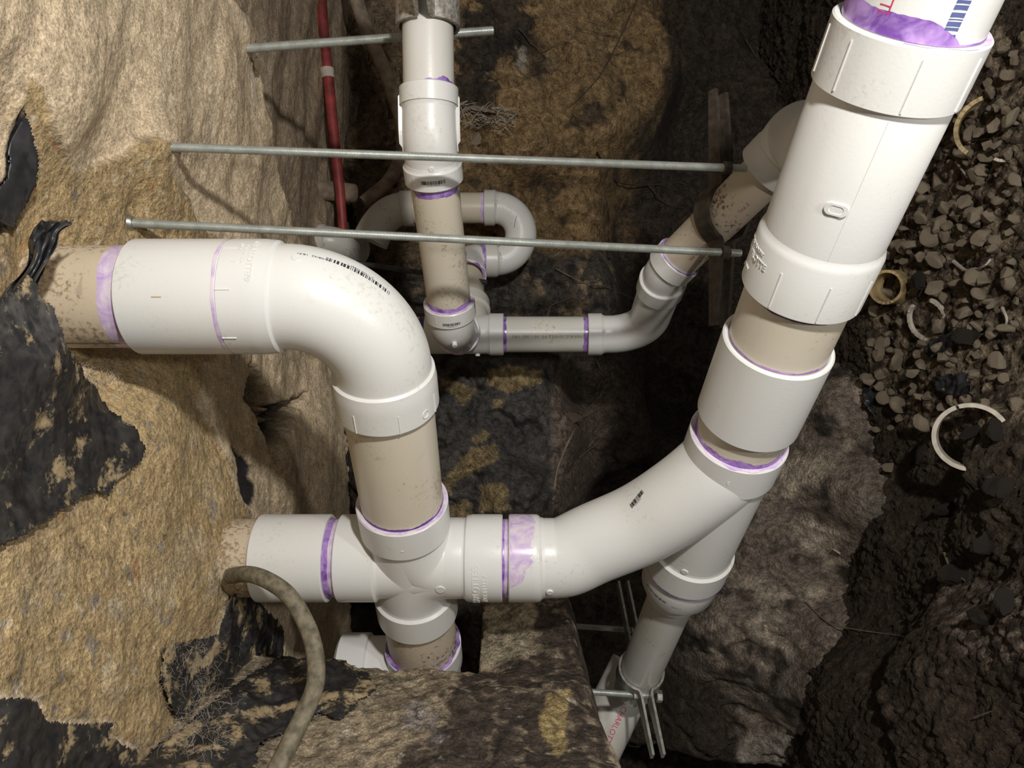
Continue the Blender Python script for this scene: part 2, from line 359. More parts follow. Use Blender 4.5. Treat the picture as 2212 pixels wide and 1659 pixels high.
# ------------------------------------------------------------------ tunnel surfaces
C_CTRL = [(-300, 600, -352), (-300, 380, -345), (-500, 700, -350), (-160, 740, -386), (-75, 640, -412), (-75, 540, -385), (0, 500, -352), (150, 480, -345), (200, 870, -327), (330, 700, -338), (350, 480, -345),
          (-240, 760, -360), (-450, 960, -340), (-400, 1080, -345), (-200, 1100, -352), (0, 1100, -345), (0, 850, -345), (100, 1100, -322), (150, 1280, -300), (300, 1000, -322), (60, 760, -335), (-700, 900, -345), (420, 900, -325)]
MEMB_EDGE = [(430, -400), (500, -10), (520, 15), (545, 40), (558, 90), (548, 115), (568, 160), (585, 240), (600, 320), (615, 400), (640, 490), (668, 545), (705, 590), (740, 700), (760, 1100), (770, 2100), (-900, 2100), (-900, -400)]
SAND1 = [(60, 160), (90, 200), (118, 262), (146, 330), (148, 378), (200, 356), (262, 335), (285, 300), (320, 292), (352, 318), (358, 352), (378, 385), (402, 440), (412, 478), (470, 520), (470, 780), (-60, 780), (-60, 500), (0, 480), (60, 400), (85, 320), (52, 235)]
SAND2 = [(180, 760), (300, 775), (430, 780), (430, 880), (470, 950), (500, 1000), (520, 1080), (545, 1110), (535, 1200), (490, 1250), (485, 1320), (470, 1370), (400, 1390), (350, 1400), (345, 1470), (370, 1530), (388, 1560), (372, 1605), (290, 1612), (240, 1588), (250, 1555), (100, 1552), (80, 1505), (-80, 1490), (-80, 1100), (100, 1000), (200, 900)]
POLY1 = [(52, 225), (75, 300), (88, 345), (80, 405), (50, 455), (30, 492), (-20, 520), (-20, 430), (15, 385), (20, 310), (42, 262)]
def ceil_x(y, z, fine=True):
    Q = (y, z); base = near_interp(C_CTRL, Q, 120)
    P = np.stack([np.full(np.shape(y), -345.0) + 0 * y, y, z], -1)
    folds = fbm(np.stack([P[..., 0] * 0, y * 0.38, z + 0.25 * y], -1), 85, 4, 0.42, 3.1) * 15 + fbm(P, 210, 3, 0.5, 1.7) * 14
    if fine: folds = folds + fbm(P, 16, 3, 0.55, 9.1) * 1.8
    return base + folds, P
def build_grid(name, U, V_, fn, mat, label_kind='structure'):
    A, B = np.meshgrid(U, V_, indexing='ij'); P, col, gl, keep = fn(A, B)
    n, m = A.shape; idx = np.arange(n * m).reshape(n, m)
    Fs = np.stack([idx[:-1, :-1], idx[1:, :-1], idx[1:, 1:], idx[:-1, 1:]], -1).reshape(-1, 4)
    if keep is not None:
        k = keep[:-1, :-1] & keep[1:, :-1] & keep[1:, 1:] & keep[:-1, 1:]; Fs = Fs[k.reshape(-1)]
    V = P.reshape(-1, 3); colf = col.reshape(-1, 3); glf = gl.reshape(-1)
    used = np.zeros(len(V), bool); used[Fs.reshape(-1)] = True; remap = np.cumsum(used) - 1
    V = V[used]; colf = colf[used]; glf = glf[used]; Fs = remap[Fs]
    Wd = W(V).astype(np.float32); me = bpy.data.meshes.new(name)
    me.vertices.add(len(V)); me.vertices.foreach_set('co', Wd.reshape(-1))
    me.loops.add(Fs.size); me.loops.foreach_set('vertex_index', Fs.reshape(-1).astype(np.int32))
    me.polygons.add(len(Fs)); me.polygons.foreach_set('loop_start', np.arange(0, Fs.size, 4, dtype=np.int32))
    me.update(calc_edges=True); me.shade_smooth()
    a = me.attributes.new('Col', 'FLOAT_COLOR', 'POINT'); a.data.foreach_set('color', np.concatenate([np.clip(colf, 0, 1), np.ones((len(colf), 1))], 1).astype(np.float32).reshape(-1))
    g = me.attributes.new('gloss', 'FLOAT', 'POINT'); g.data.foreach_set('value', glf.astype(np.float32))
    me.materials.append(mat); o = bpy.data.objects.new(name, me); COL.objects.link(o); return o
def lay(col, m, c):
    c = np.asarray(c, float); return col * (1 - m[..., None]) + c * m[..., None]
def speck(P, scale, lo, hi, seed): return sstep(lo, hi, fbm(P, scale, 3, 0.6, seed))

C_MEMB = (0.69, 0.545, 0.365); C_SAND = (0.53, 0.385, 0.20); C_FILM = (0.030, 0.030, 0.032); C_GREY = (0.42, 0.38, 0.33)
def ceiling_fn(y, z):
    x, P = ceil_x(y, z)
    P = np.stack([x, y, z], -1); smooth_x = near_interp(C_CTRL, (y, z), 120) + fbm(P * np.array([0, 1, 1]), 210, 3, 0.5, 1.7) * 14; inside = mask(P, MEMB_EDGE, 7, 5, 30, 2.0)
    sand = np.maximum(mask(P, SAND1, 9, 3, 22, 5.0), mask(P, SAND2, 9, 3, 22, 6.0)); 
    film = mask(P, POLY1, 5, 3, 18, 8.0); x = x * (1 - 0.7 * sand) + (smooth_x + 5 * fbm(P, 38, 4, 0.6, 34.0)) * 0.7 * sand
    n1 = fbm(P, 90, 4, 0.55, 4.0)[..., None]
    col = np.ones(P.shape) * np.array(C_MEMB) * (1 + 0.25 * n1)
    veil = speck(np.stack([x * 0, y * 0.35, z], -1), 60, 0.18, 0.5, 12.0); col = lay(col, veil * 0.45, (0.58, 0.53, 0.47))
    gold = speck(P, 50, 0.1, 0.5, 14.0); col = lay(col, gold * 0.35 * (1 - sand), (0.46, 0.33, 0.16))
    sc_ = np.array(C_SAND) * (1 + 0.3 * fbm(P, 60, 4, 0.6, 21.0)[..., None])
    sc_ = lay(sc_, speck(P, 8, 0.22, 0.36, 23.0) * 0.55, (0.16, 0.12, 0.08)); sc_ = lay(sc_, speck(P, 13, 0.27, 0.4, 24.0) * 0.75, (0.68, 0.58, 0.42))
    sc_ = lay(sc_, speck(P, 24, 0.30, 0.38, 25.0) * 0.7, (0.27, 0.245, 0.22)); sc_ = lay(sc_, speck(P, 120, 0.1, 0.45, 26.0) * 0.45, (0.60, 0.50, 0.36)); sc_ = lay(sc_, speck(P, 20, 0.36, 0.42, 27.0) * 0.7, (0.48, 0.22, 0.10))
    col = col * (1 - sand[..., None]) + sc_ * sand[..., None]
    edge = sstep(0.05, 0.5, sand) * (1 - sstep(0.5, 0.95, sand)); col = lay(col, edge * 0.5, (0.20, 0.17, 0.13))
    col = lay(col, film, C_FILM)
    # past the torn edge the slab steps up: bare brown concrete with a dark joint
    far = np.ones(P.shape) * np.array((0.44, 0.34, 0.235)) * (1 + 0.35 * fbm(P, 70, 4, 0.6, 31.0)[..., None])
    up = 42 * (1 - inside)
    col = far * (1 - inside[..., None]) + col * inside[..., None]
    x = x - up + sand * (2.5 + 2.5 * fbm(P, 12, 4, 0.6, 33.0)) - film * 4 - sand * 1.5
    # the hole the lower membrane has torn open around
    qx, qy = pix(P)
    hole = mask(P, [(548, 770), (600, 930), (580, 880), (665, 850), (630, 905), (630, 930), (605, 960), (597, 1000), (570, 930), (555, 890), (530, 860)], 5, 4, 20, 41.0)
    rag = mask(P, [(430, 780), (500, 800), (540, 860), (560, 900), (595, 960), (600, 1040), (590, 1110), (700, 1110), (690, 1000), (600, 1000), (640, 900), (720, 870), (700, 770), (560, 770)], 6, 4, 24, 43.0)
    col = lay(col, hole, (0.012, 0.012, 0.012)); x = x - hole * 45
    gap = mask(P, [(500, 965), (512, 975), (545, 1005), (540, 1030), (556, 1062), (543, 1095), (533, 1090), (518, 1060), (513, 1000)], 4, 2, 14, 44.0); col = lay(col, gap, C_FILM); x = x - gap * 3
    # chipped lumps at the rod holes
    for (a, b, rr, hh) in ((-250, 757, 24, 10), (-176, 745, 14, -8), (-450, 955, 14, 6)):
        d = np.hypot(y - a, z - b); k = np.exp(-(d / rr) ** 2); x = x + hh * k
    joint = np.exp(-((qx - (566 + (qy - 30) * 0.165 + 6 * np.sin(qy / 60.0))) / 4.0) ** 2) * (qy > 30) * (qy < 530) * (1 - inside)
    col = lay(col, np.clip(joint, 0, 1), (0.012, 0.01, 0.008)); x = x - joint * 18
    return np.stack([x, y, z], -1), col, np.maximum(np.maximum(film, gap) * 0.9, 0.42 * (1 - sand)), None
ce = build_grid('ceiling', np.arange(-1150, 1000, 3.2), np.concatenate([np.arange(230, 900, 2.6), np.arange(900, 1750, 3.6)]), ceiling_fn, MT['ceil']); ce['kind'] = 'structure'

W_PX = [(700, 60, 1800), (700, 300, 1850), (690, 520, 2050), (800, 60, 1650), (800, 300, 1650), (850, 480, 1620), (1050, 60, 1560), (1250, 200, 1560), (1400, 120, 1640), (1540, 120, 1950), (1680, 60, 2050), (1000, 300, 1540), (1100, 260, 1500),
        (1200, 450, 1640), (1100, 620, 1560), (800, 640, 1640), (900, 640, 1580), (1250, 640, 1560), (1400, 500, 1900), (1420, 660, 2000), (1500, 300, 2000), (950, 850, 1390), (1100, 850, 1400), (1180, 950, 1420), (1000, 1050, 1340), (1100, 1085, 1320),
        (1300, 850, 1700), (1330, 960, 1650), (1450, 850, 2100), (1350, 1060, 1950), (1500, 760, 2050), (1600, 650, 2050), (1700, 1150, 1480), (1850, 900, 1420), (1950, 1100, 1300), (1650, 1400, 1420), (1800, 1500, 1300), (1950, 1560, 1220), (1560, 1550, 1500),
        (1450, 1620, 2000), (1320, 1350, 1650), (1330, 1450, 1700), (700, 1350, 1500), (900, 1350, 1500), (1000, 1350, 1500), (750, 1500, 1500), (1100, 1300, 1500), (2100, 900, 1400), (1800, 600, 1800), (1850, 200, 1900), (2100, 100, 1700), (300, 300, 1900), (300, 1000, 1900)]
W_CTRL = [(at(a, b, c)[0], at(a, b, c)[1], c) for a, b, c in W_PX]
C_CLAY = (0.36, 0.24, 0.118); C_DIRT = (0.075, 0.056, 0.040); C_GRAYD = (0.29, 0.235, 0.185)
def wall_z(x, y, fine=True):
    z = near_interp(W_CTRL, (x, y), 60); P = np.stack([x, y, np.zeros(np.shape(x))], -1)
    z = z + fbm(P, 230, 3, 0.5, 51.0) * 45 + fbm(P, 90, 4, 0.55, 52.0, True) * 16
    if fine: z = z + fbm(P, 34, 4, 0.62, 53.0) * 15 + np.clip(fbm(P, 75, 3, 0.55, 54.0, True) - 0.55, 0, 1) * 60
    return z, P
def wall_fn(x, y):
    z, P0 = wall_z(x, y); P = np.stack([x, y, z], -1)
    col = np.ones(P.shape) * np.array(C_DIRT) * (1 + 0.5 * fbm(P, 120, 4, 0.6, 61.0)[..., None])
    clay = mask(P, [(960, -200), (1460, -200), (1440, 150), (1370, 330), (1340, 480), (1260, 560), (1250, 660), (960, 700), (860, 560), (800, 430), (940, 330), (930, 100)], 55, 30, 120, 62.0)
    cc = np.array(C_CLAY) * (1 + 0.45 * fbm(P, 110, 5, 0.6, 63.0)[..., None]); cc = lay(cc, speck(P, 95, 0.1, 0.35, 64.0) * 0.8, (0.055, 0.043, 0.034))
    cc = lay(cc, speck(P, 80, 0.15, 0.45, 65.0) * 0.6, (0.50, 0.37, 0.21)); col = col * (1 - clay[..., None]) + cc * clay[..., None]
    blot = mask(P, [(1000, 20), (1090, -20), (1160, 40), (1130, 110), (1060, 160), (1075, 230), (1000, 240), (985, 130)], 28, 5, 40, 66.0); col = lay(col, blot * 0.85, (0.035, 0.032, 0.03))
    lime = mask(P, [(1115, 105), (1133, 100), (1140, 130), (1130, 155), (1120, 140)], 8, 4, 15, 67.0); col = lay(col, lime, (0.42, 0.38, 0.32))
    brown = mask(P, [(640, -100), (930, -100), (930, 620), (760, 560), (690, 420)], 30, 20, 60, 68.0); col = lay(col, brown * 0.9, np.array((0.27, 0.195, 0.12)) * (1 + 0.5 * fbm(P, 80, 4, 0.6, 69.0)[..., None]))
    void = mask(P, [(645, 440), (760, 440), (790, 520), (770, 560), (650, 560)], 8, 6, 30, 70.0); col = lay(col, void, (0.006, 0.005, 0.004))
    rub = mask(P, [(700, 560), (1330, 540), (1330, 700), (700, 720)], 25, 20, 60, 71.0); rc = lay(np.ones(P.shape) * 0.11 * np.array((1, 0.85, 0.7)), speck(P, 60, 0.0, 0.3, 72.0), (0.36, 0.27, 0.17)); rc = lay(rc, speck(P, 50, 0.15, 0.35, 73.0) * 0.8, (0.03, 0.03, 0.032)); col = col * (1 - rub[..., None]) + rc * rub[..., None]
    film = mask(P, [(930, 770), (1190, 775), (1225, 860), (1220, 1000), (1230, 1100), (1150, 1110), (930, 1110)], 14, 6, 50, 74.0); fc = np.array((0.075, 0.069, 0.063)) * (1 + 0.5 * fbm(P * np.array([1, 3, 1]), 60, 4, 0.6, 75.0)[..., None]); col = col * (1 - film[..., None]) + fc * film[..., None]
    flake = np.zeros(x.shape)
    for k, pl in enumerate(([(1055, 800), (1100, 790), (1170, 800), (1168, 828), (1120, 842), (1095, 852), (1050, 832)], [(953, 826), (975, 818), (1027, 842), (1012, 868), (998, 876), (975, 850)], [(1055, 940), (1045, 930), (1020, 955), (1030, 962)], [(1078, 960), (1076, 990), (1040, 1010), (990, 1035), (958, 1085), (945, 1075), (955, 1040), (985, 1000), (1020, 968)], [(1070, 865), (1088, 862), (1082, 882), (1065, 878)], [(1040, 1050), (1095, 1042), (1100, 1100), (1030, 1105)], [(960, 1095), (1010, 1080), (1020, 1120), (955, 1120)])):
        flake = np.maximum(flake, mask(P, pl, 8, 2, 18, 80.0 + k))
    col = lay(col, flake, np.array((0.40, 0.30, 0.155)) * (1 + 0.35 * fbm(P, 25, 4, 0.6, 90.0)[..., None]))
    mid = mask(P, [(1190, 780), (1330, 780), (1330, 900), (1290, 1000), (1260, 1110), (1190, 1110)], 20, 14, 50, 91.0); col = lay(col, mid * 0.8, np.array((0.19, 0.145, 0.11)) * (1 + 0.5 * fbm(P, 40, 4, 0.6, 92.0)[..., None]))
    low = mask(P, [(1560, 1100), (1640, 900), (1850, 620), (1990, 1000), (1960, 1300), (1990, 1450), (1850, 1640), (1600, 1640), (1570, 1500), (1470, 1400), (1490, 1330)], 45, 25, 90, 93.0)
    lc = np.array(C_GRAYD) * (1 + 0.4 * fbm(P, 60, 4, 0.6, 94.0)[..., None]); lc = lay(lc, speck(P, 110, 0.05, 0.4, 95.0), (0.60, 0.50, 0.38)); lc = lay(lc, speck(P, 80, 0.05, 0.3, 96.0) * 0.88, (0.035, 0.026, 0.018)); col = col * (1 - low[..., None]) + lc * low[..., None]
    slabp = mask(P, [(1600, 1590), (1780, 1570), (1830, 1590), (1860, 1660), (1640, 1700), (1595, 1630)], 12, 6, 60, 97.0); col = lay(col, slabp * 0.9, np.array((0.52, 0.45, 0.37)) * (1 + 0.5 * fbm(P * np.array([2.5, 1, 1]), 40, 4, 0.6, 98.0)[..., None]))
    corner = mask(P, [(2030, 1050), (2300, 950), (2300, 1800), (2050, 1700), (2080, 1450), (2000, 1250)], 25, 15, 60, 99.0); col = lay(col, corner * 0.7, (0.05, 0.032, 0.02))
    pale = mask(P, [(1950, 1120), (1955, 1060), (1900, 1070), (1850, 1110), (1900, 1140)], 10, 5, 30, 100.0); col = lay(col, pale * 0.8, (0.24, 0.21, 0.17))
    return P, col, film * 0.55 * (1 - flake), None
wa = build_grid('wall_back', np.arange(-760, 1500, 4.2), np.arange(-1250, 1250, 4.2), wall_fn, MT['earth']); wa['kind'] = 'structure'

F_CTRL = [(-500, 900, 720), (-500, 1600, 700), (-100, 1000, 720), (0, 1300, 705), (100, 1200, 700), (200, 1000, 650), (350, 900, 575), (450, 1000, 540), (500, 800, 560), (300, 1200, 650), (-300, 1300, 715), (-700, 1200, 700), (0, 700, 720), (600, 1200, 520), (100, 1500, 690)]
def floor_x(y, z, fine=True):
    x = near_interp(F_CTRL, (y, z), 130); P = np.stack([np.zeros(np.shape(y)), y, z], -1)
    x = x + fbm(P, 160, 3, 0.5, 111.0) * 30 + fbm(P, 50, 4, 0.6, 112.0) * 14
    if fine: x = x - np.abs(fbm(P, 24, 4, 0.6, 113.0)) * 26
    return x, P
def floor_fn(y, z):
    x, P0 = floor_x(y, z); P = np.stack([x, y, z], -1)
    col = np.array((0.075, 0.054, 0.036)) * (1 + 0.5 * fbm(P, 60, 4, 0.6, 121.0)[..., None]) * np.ones(P.shape)
    r = mask(P, [(1900, 60), (2260, 60), (2260, 900), (2000, 960), (1860, 760), (1840, 640), (1900, 420)], 25, 20, 60, 122.0); col = lay(col, r * speck(P, 26, -0.15, 0.15, 123.0), (0.31, 0.24, 0.16)); col = lay(col, speck(P, 14, 0.35, 0.45, 124.0) * r, (0.30, 0.25, 0.19))
    b = mask(P, [(2020, 1270), (2212, 1240), (2230, 1420), (2130, 1450), (2030, 1340)], 25, 10, 40, 125.0); col = lay(col, b * speck(P, 14, -0.1, 0.2, 126.0), (0.26, 0.20, 0.155))
    return P, col, np.zeros(y.shape), None
fl = build_grid('floor', np.arange(-1150, 1100, 4.0), np.arange(520, 2300, 4.0), floor_fn, MT['earth']); fl['kind'] = 'structure'

# grade beam hanging down below the slab at the near end of the pit, its side facing the pipes
def foot_y(x, z):
    P = np.stack([x, np.zeros(np.shape(x)), z], -1)
    y = 350 - sstep(900, 1090, z) * 48 + fbm(P, 150, 3, 0.5, 131.0) * 22 + fbm(P, 45, 4, 0.6, 132.0) * 8 + fbm(P, 14, 3, 0.6, 133.0) * 3
    y = y - 12 * sstep(-150, -330, x) 
    edge_x = 108 - (z - 700) * 0.055 + fbm(P, 60, 3, 0.6, 134.0) * 9
    y = y + 260 * sstep(-14, 60, x - edge_x) + 6 * sstep(-40, 0, x - edge_x)
    far = np.where(x < -40 + 10 * fbm(P, 30, 3, .6, 135.0), 925 + 16 * fbm(P, 60, 4, 0.6, 136.0), 1105)
    y = y + 260 * sstep(-6, 26, z - far) + 8 * sstep(-22, 0, z - far)
    return y, P
def foot_fn(x, z):
    y, P0 = foot_y(x, z); P = np.stack([x, y, z], -1)
    col = np.array((0.42, 0.335, 0.225)) * (1 + 0.4 * fbm(P, 60, 4, 0.6, 141.0)[..., None]) * np.ones(P.shape)
    dark = mask(P, [(830, 1700), (880, 1620), (960, 1560), (960, 1500), (1040, 1440), (1150, 1400), (1160, 1300), (1300, 1250), (1320, 1480), (1310, 1700)], 26, 8, 45, 142.0)
    dc = np.array((0.085, 0.063, 0.047)) * (1 + 0.5 * fbm(P, 40, 4, 0.6, 143.0)[..., None]); dc = lay(dc, speck(P, 22, 0.08, 0.32, 144.0) * 0.8, (0.36, 0.28, 0.19)); col = col * (1 - dark[..., None]) + dc * dark[..., None]
    och = mask(P, [(1230, 1480), (1225, 1600), (1205, 1640), (1170, 1580), (1165, 1545), (1190, 1500)], 12, 4, 25, 145.0); col = lay(col, och, np.array((0.42, 0.31, 0.14)) * (1 + 0.4 * fbm(P, 18, 4, 0.6, 146.0)[..., None]))
    lt = mask(P, [(1025, 1345), (1050, 1325), (1100, 1320), (1140, 1350), (1160, 1400), (1100, 1425), (1035, 1435)], 8, 4, 30, 147.0); col = lay(col, lt * 0.9, (0.40, 0.34, 0.23))
    mold = mask(P, [(850, 1700), (840, 1560), (900, 1500), (950, 1540), (960, 1700)], 30, 15, 60, 148.0); col = lay(col, mold * speck(P, 40, -0.1, 0.3, 149.0) * 0.7, (0.30, 0.27, 0.27))
    br = speck(P, 60, 0.1, 0.4, 150.0); col = lay(col, br * 0.5 * (1 - dark), (0.13, 0.09, 0.06)); col = lay(col, speck(P, 16, 0.36, 0.46, 151.0) * 0.8, (0.55, 0.50, 0.42))
    return P, col, np.zeros(x.shape), None
ft = build_grid('concrete_footing', np.arange(-420, 175, 2.4), np.arange(420, 1140, 2.4), foot_fn, MT['conc'])
single(ft, 'rough mould-stained concrete footing at the bottom, hiding the foot of the middle pipe', 'footing')

# ------------------------------------------------------------------ pipework
R3P, R3H, R2P, R2H = 44.45, 50.0, 30.15, 35.0
def pipe(path, s0, s1, r, mat, label, name='drain_pipe', wall=5.5, parts=None):
    P0 = path.fr(np.array((s0 + s1) / 2))[0]; rt = root(name, label, 'pipe', P0)
    ring('pipe_wall', path, s0, s1, r, r - wall, mat, rt); return rt

# --- left line and big elbow
A_C = np.array([-122, -76, 647.0]); dA = np.array([0.010, 0.79, 0.613]); dA /= np.linalg.norm(dA)
CR = A_C + dA * ((863 - 647) / dA[2])                     # centre of the cross
pA0 = Path([(-470, -76, 647), (-122, -76, 647)])
def sA(x): return x + 470
t = pipe(pA0, 0, sA(-300), R3P, MT['dirty'], 'stained cream pipe stub coming out of the slab at far left, dusty and speckled')
band('primer_stain', pA0, R3P, sA(-324), 15, MT['primer_pale'], t, 3.0, 0.13, sign=-1)
V, Fs = wrap(pA0, R3P, sA(-350), 1.08, math.pi / 2, np.array([[-45, -.7, 0], [45, -.7, 0], [45, .7, 0], [-45, .7, 0], [0, -.7, 0], [0, .7, 0]]), 0.3), [(0, 4, 5, 3), (4, 1, 2, 5)]
mesh('marker_line', V, Fs, MT['blue'], t, 0)
t = root('pipe_coupling', 'wide smooth white coupling on the left pipe, between stained stub and big elbow', 'pipe coupling', at(350, 640, 640))
ring('sleeve', pA0, sA(-324), sA(-240), R3H, R3P + 0.2, MT['white'], t, 1.4)
band('primer_stain', pA0, R3H, sA(-240.5), 3.2, MT['primer_pale'], t, 5.0, 0.25, sign=-1, off=0.25)
V, Fs = wrap(pA0, R3H, sA(-287), 0.0, math.pi / 2, np.array([[-4, -.5, 0], [4, -.5, 0], [4, .5, 0], [-4, .5, 0]]), 0.25), [(0, 1, 2, 3)]
mesh('rust_smudge', V, Fs, flat('rust_smudge', (0.42, 0.33, 0.2), 0.6), t, 0)
pA = fillet([(-470, -76, 647), A_C, CR], 76, 24)
sk = pA.S[1]                                              # start of the bend
se = pA.L - np.linalg.norm(CR - (A_C + dA * 76))          # end of the bend
t = root('pipe_elbow', 'big white ninety degree elbow turning the left pipe down, barcode on its shoulder', 'pipe elbow', A_C)
prof_part('bend', pA, [(sk - 10, 46), (se + 8, 46)], MT['white'], t)
h0 = sk - 44
def hubprof(a, b, rh, rb, ri, lip=5.0):
    """hub from its mouth a to its shoulder b (a may be > b)"""
    d = 1 if b > a else -1; L_ = abs(b - a)
    return [(a + d * 1.0, ri), (a, ri + 1), (a, rh - 1.2), (a + d * 1.2, rh), (a + d * (L_ - lip), rh), (a + d * (L_ - 2), rh - 1.2), (a + d * L_, rb + 0.6), (a + d * (L_ + 3), rb)]
def hub(path, a, b, rh, rb, mat, parent, ri=None, lip=5.0, name='hub'):
    p = hubprof(a, b, rh, rb, (rh - 5.5) if ri is None else ri, lip) + [(b, rb - 6), (a + (1 if b > a else -1) * 3, (rh - 5.5) if ri is None else ri)]
    return prof_part(name, path, p, mat, parent, closed=True)
hb = hub(pA, h0, sk - 2, R3H, 45.6, MT['white'], t, lip=13)
ribs(pA, R3H, [(0.74, h0 + 1, h0 + 13), (-0.12, h0 + 1, h0 + 13), (-0.95, h0 + 1, h0 + 13)], MT['white'], hb)
lettering(pA, R3H, h0 + 27, -0.72, 0, 'CHARLOTTE\u00ae', 7.2, MT['white'], hb, 'embossed_lettering', emboss=0.5)
lettering(pA, R3H, h0 + 20.5, -0.80, 0, 'MADE IN U.S.A.', 3.6, MT['white'], hb, 'embossed_lettering', emboss=0.35)
lettering(pA, R3H, h0 + 14, -0.62, 0, '3', 6, MT['white'], hb, 'embossed_lettering', emboss=0.4)
lettering(pA, R3H, h0 + 15.5, -0.98, 0, 'DWV', 4.6, MT['white'], hb, 'embossed_lettering', emboss=0.5)
hb = hub(pA, se + 44, se + 2, R3H, 45.6, MT['white'], t, lip=13)
ribs(pA, R3H, [(0.15, se + 22, se + 43), (-0.75, se + 22, se + 43), (1.0, se + 22, se + 43)], MT['white'], hb)
V, Fs = revolve(Path([pA.surf(np.array(se + 34.), np.array(-0.42), R3H - 0.5), pA.surf(np.array(se + 34.), np.array(-0.42), R3H + .5)], ref=dA), [(0, 4.6), (1.1, 4.4), (1.1, 3.6), (0, 3.4)], 24); mesh('moulded_mark', V, Fs, MT['white'], hb)
nub(pA, 46, sk + 12, -0.82, 4.2, 0.7, MT['white'], t)
barcode(pA, 46, sk + 45, -0.98, -math.pi / 2, 38, 4.6, MT['ink'], t, 4, '6 11942 03887 1', 2.4)
lettering(pA, 46, sk + 20, -0.95, -math.pi / 2, '04/08/22  18:51', 2.8, MT['ink'], t)
d2 = lambda s: se + s
pA2 = Path([A_C + dA * 70, CR + dA * 240]); oA = 70.0
def tA(k): return k - oA                                   # distance from the elbow corner -> path parameter
t = pipe(pA2, tA(76 + 12), tA(np.linalg.norm(CR - A_C) - 52), R3P, MT['cream'], 'cream upright pipe between the big elbow and the four-way fitting')
band('primer_stain', pA2, R3P, tA(76 + 44), 2.4, MT['primer'], t, 7.0, 0.8, -1.2, 0.6, 1)
dC = np.linalg.norm(CR - A_C)
band('primer_stain', pA2, R3P, tA(dC - 96), 3.0, MT['primer_dark'], t, 8.0, 0.5, sign=-1)

# --- four-way fitting (cross) and main run to the right
yX, zX = CR[1], CR[2]
pX = Path([(-345, yX, zX), (60, yX, zX)]); sX = lambda x: x + 345
t = pipe(pX, 0, sX(-285), R3P, MT['dirty'], 'short cream pipe stub leaving the slab beside the grey hose')
lettering(pX, R3P, sX(-304), 0.35, 0, 'C', 7, MT['redfaint'], t)
t = root('pipe_coupling', 'white coupling against the sandy slab, left of the four-way fitting', 'pipe coupling', (-252, yX, zX))
ring('sleeve', pX, sX(-293), sX(-211), R3H, R3P + .2, MT['white'], t, 1.4)
t = pipe(pX, sX(-240), sX(-180), R3P, MT['white2'], 'ring of purple-primed pipe between left coupling and four-way fitting')
band('primer_stain', pX, R3P, sX(-211), 6.5, MT['primer'], t, 11.0, 0.15, sign=1, off=0.4)
band('primer_smear', pX, R3P, sX(-200), 4.0, MT['primer_pale'], t, 12.0, 0.2, sign=-1, off=0.3)
t = root('cross_fitting', 'white four-way sanitary fitting joining the upright pipe and the sideways run', 'pipe fitting', CR)
pX2 = spline([CR - dA * 66, CR - dA * 40 + np.array([2, 0, 0]), CR - dA * 10 + np.array([16, 0, 0]), CR + np.array([42, 0, 0]), CR + np.array([68, 0, 0])], 10)
pX3 = spline([CR + dA * 66, CR + dA * 40 + np.array([2, 0, 0]), CR + dA * 10 + np.array([16, 0, 0]), CR + np.array([42, 0, 0]), CR + np.array([68, 0, 0])], 10)
pD = Path([CR - dA * 110, CR + dA * 110])
body = join([revolve(pX, [(sX(-160), 46), (sX(-45), 46)], 96), revolve(pX2, [(0, 46), (pX2.L, 46)], 96), revolve(pX3, [(0, 46), (pX3.L, 46)], 96), revolve(pD, [(40, 46), (180, 46)], 96)])
mesh('body', *body, MT['white'], t)
hub(pX, sX(-199), sX(-153), R3H, 46, MT['white'], t, lip=3)
hb = hub(pX, sX(-11), sX(-54), R3H, 46, MT['white'], t, lip=8)
lettering(pX, R3H, sX(-40), 0.86, math.pi, 'CHARLOTTE\u00ae', 11.0, MT['white'], hb, 'embossed_lettering', emboss=0.5)
lettering(pX, R3H, sX(-30), 0.82, math.pi, 'MADE IN U.S.A.', 7.4, MT['white'], hb, 'embossed_lettering', emboss=0.45)
hb = hub(pD, 110 - 96, 110 - 54, R3H, 46, MT['white'], t, lip=3); lettering(pD, R3H, 110 - 72, 0.15, math.pi / 2, '3', 5, MT['white'], hb, 'embossed_lettering', emboss=0.5)
rimface('primer_smear', pD, 110 - 96, R3P + .5, R3H - 0.5, MT['primer_pale'], hb, 3.0)
hub(pD, 110 + 100, 110 + 56, R3H, 46, MT['white'], t, lip=3)
nub(pX, 46, sX(-80), 0.85, 5.5, 1.0, MT['white'], t)
# --- lower pipe and fitting behind the footing
t = pipe(pD, 110 + 60, 110 + 230, R3P, MT['scuffed'], 'grimy cream pipe below the four-way fitting, going down behind the footing')
pL = Path([CR + dA * 172, CR + dA * 300]); c2 = CR + dA * 232
t = root('pipe_fitting', 'white tee half hidden behind the footing, its branch pointing left', 'pipe fitting', c2)
hub(pL, 0, 42, R3H, 46, MT['white'], t, lip=3); rimface('primer_smear', pL, 0, R3P + .5, R3H - 0.5, MT['primer'], t, 5.0)
pb = Path([c2 + np.array([-118, 4, 0]), c2 + np.array([10, 4, 0])])
mesh('body', *join([revolve(pb, [(1, 38), (0, 44), (4, R3H), (40, R3H), (42, 46), (125, 46)], 72), revolve(pL, [(30, 46), (125, 46)], 72)]), MT['white'], t)

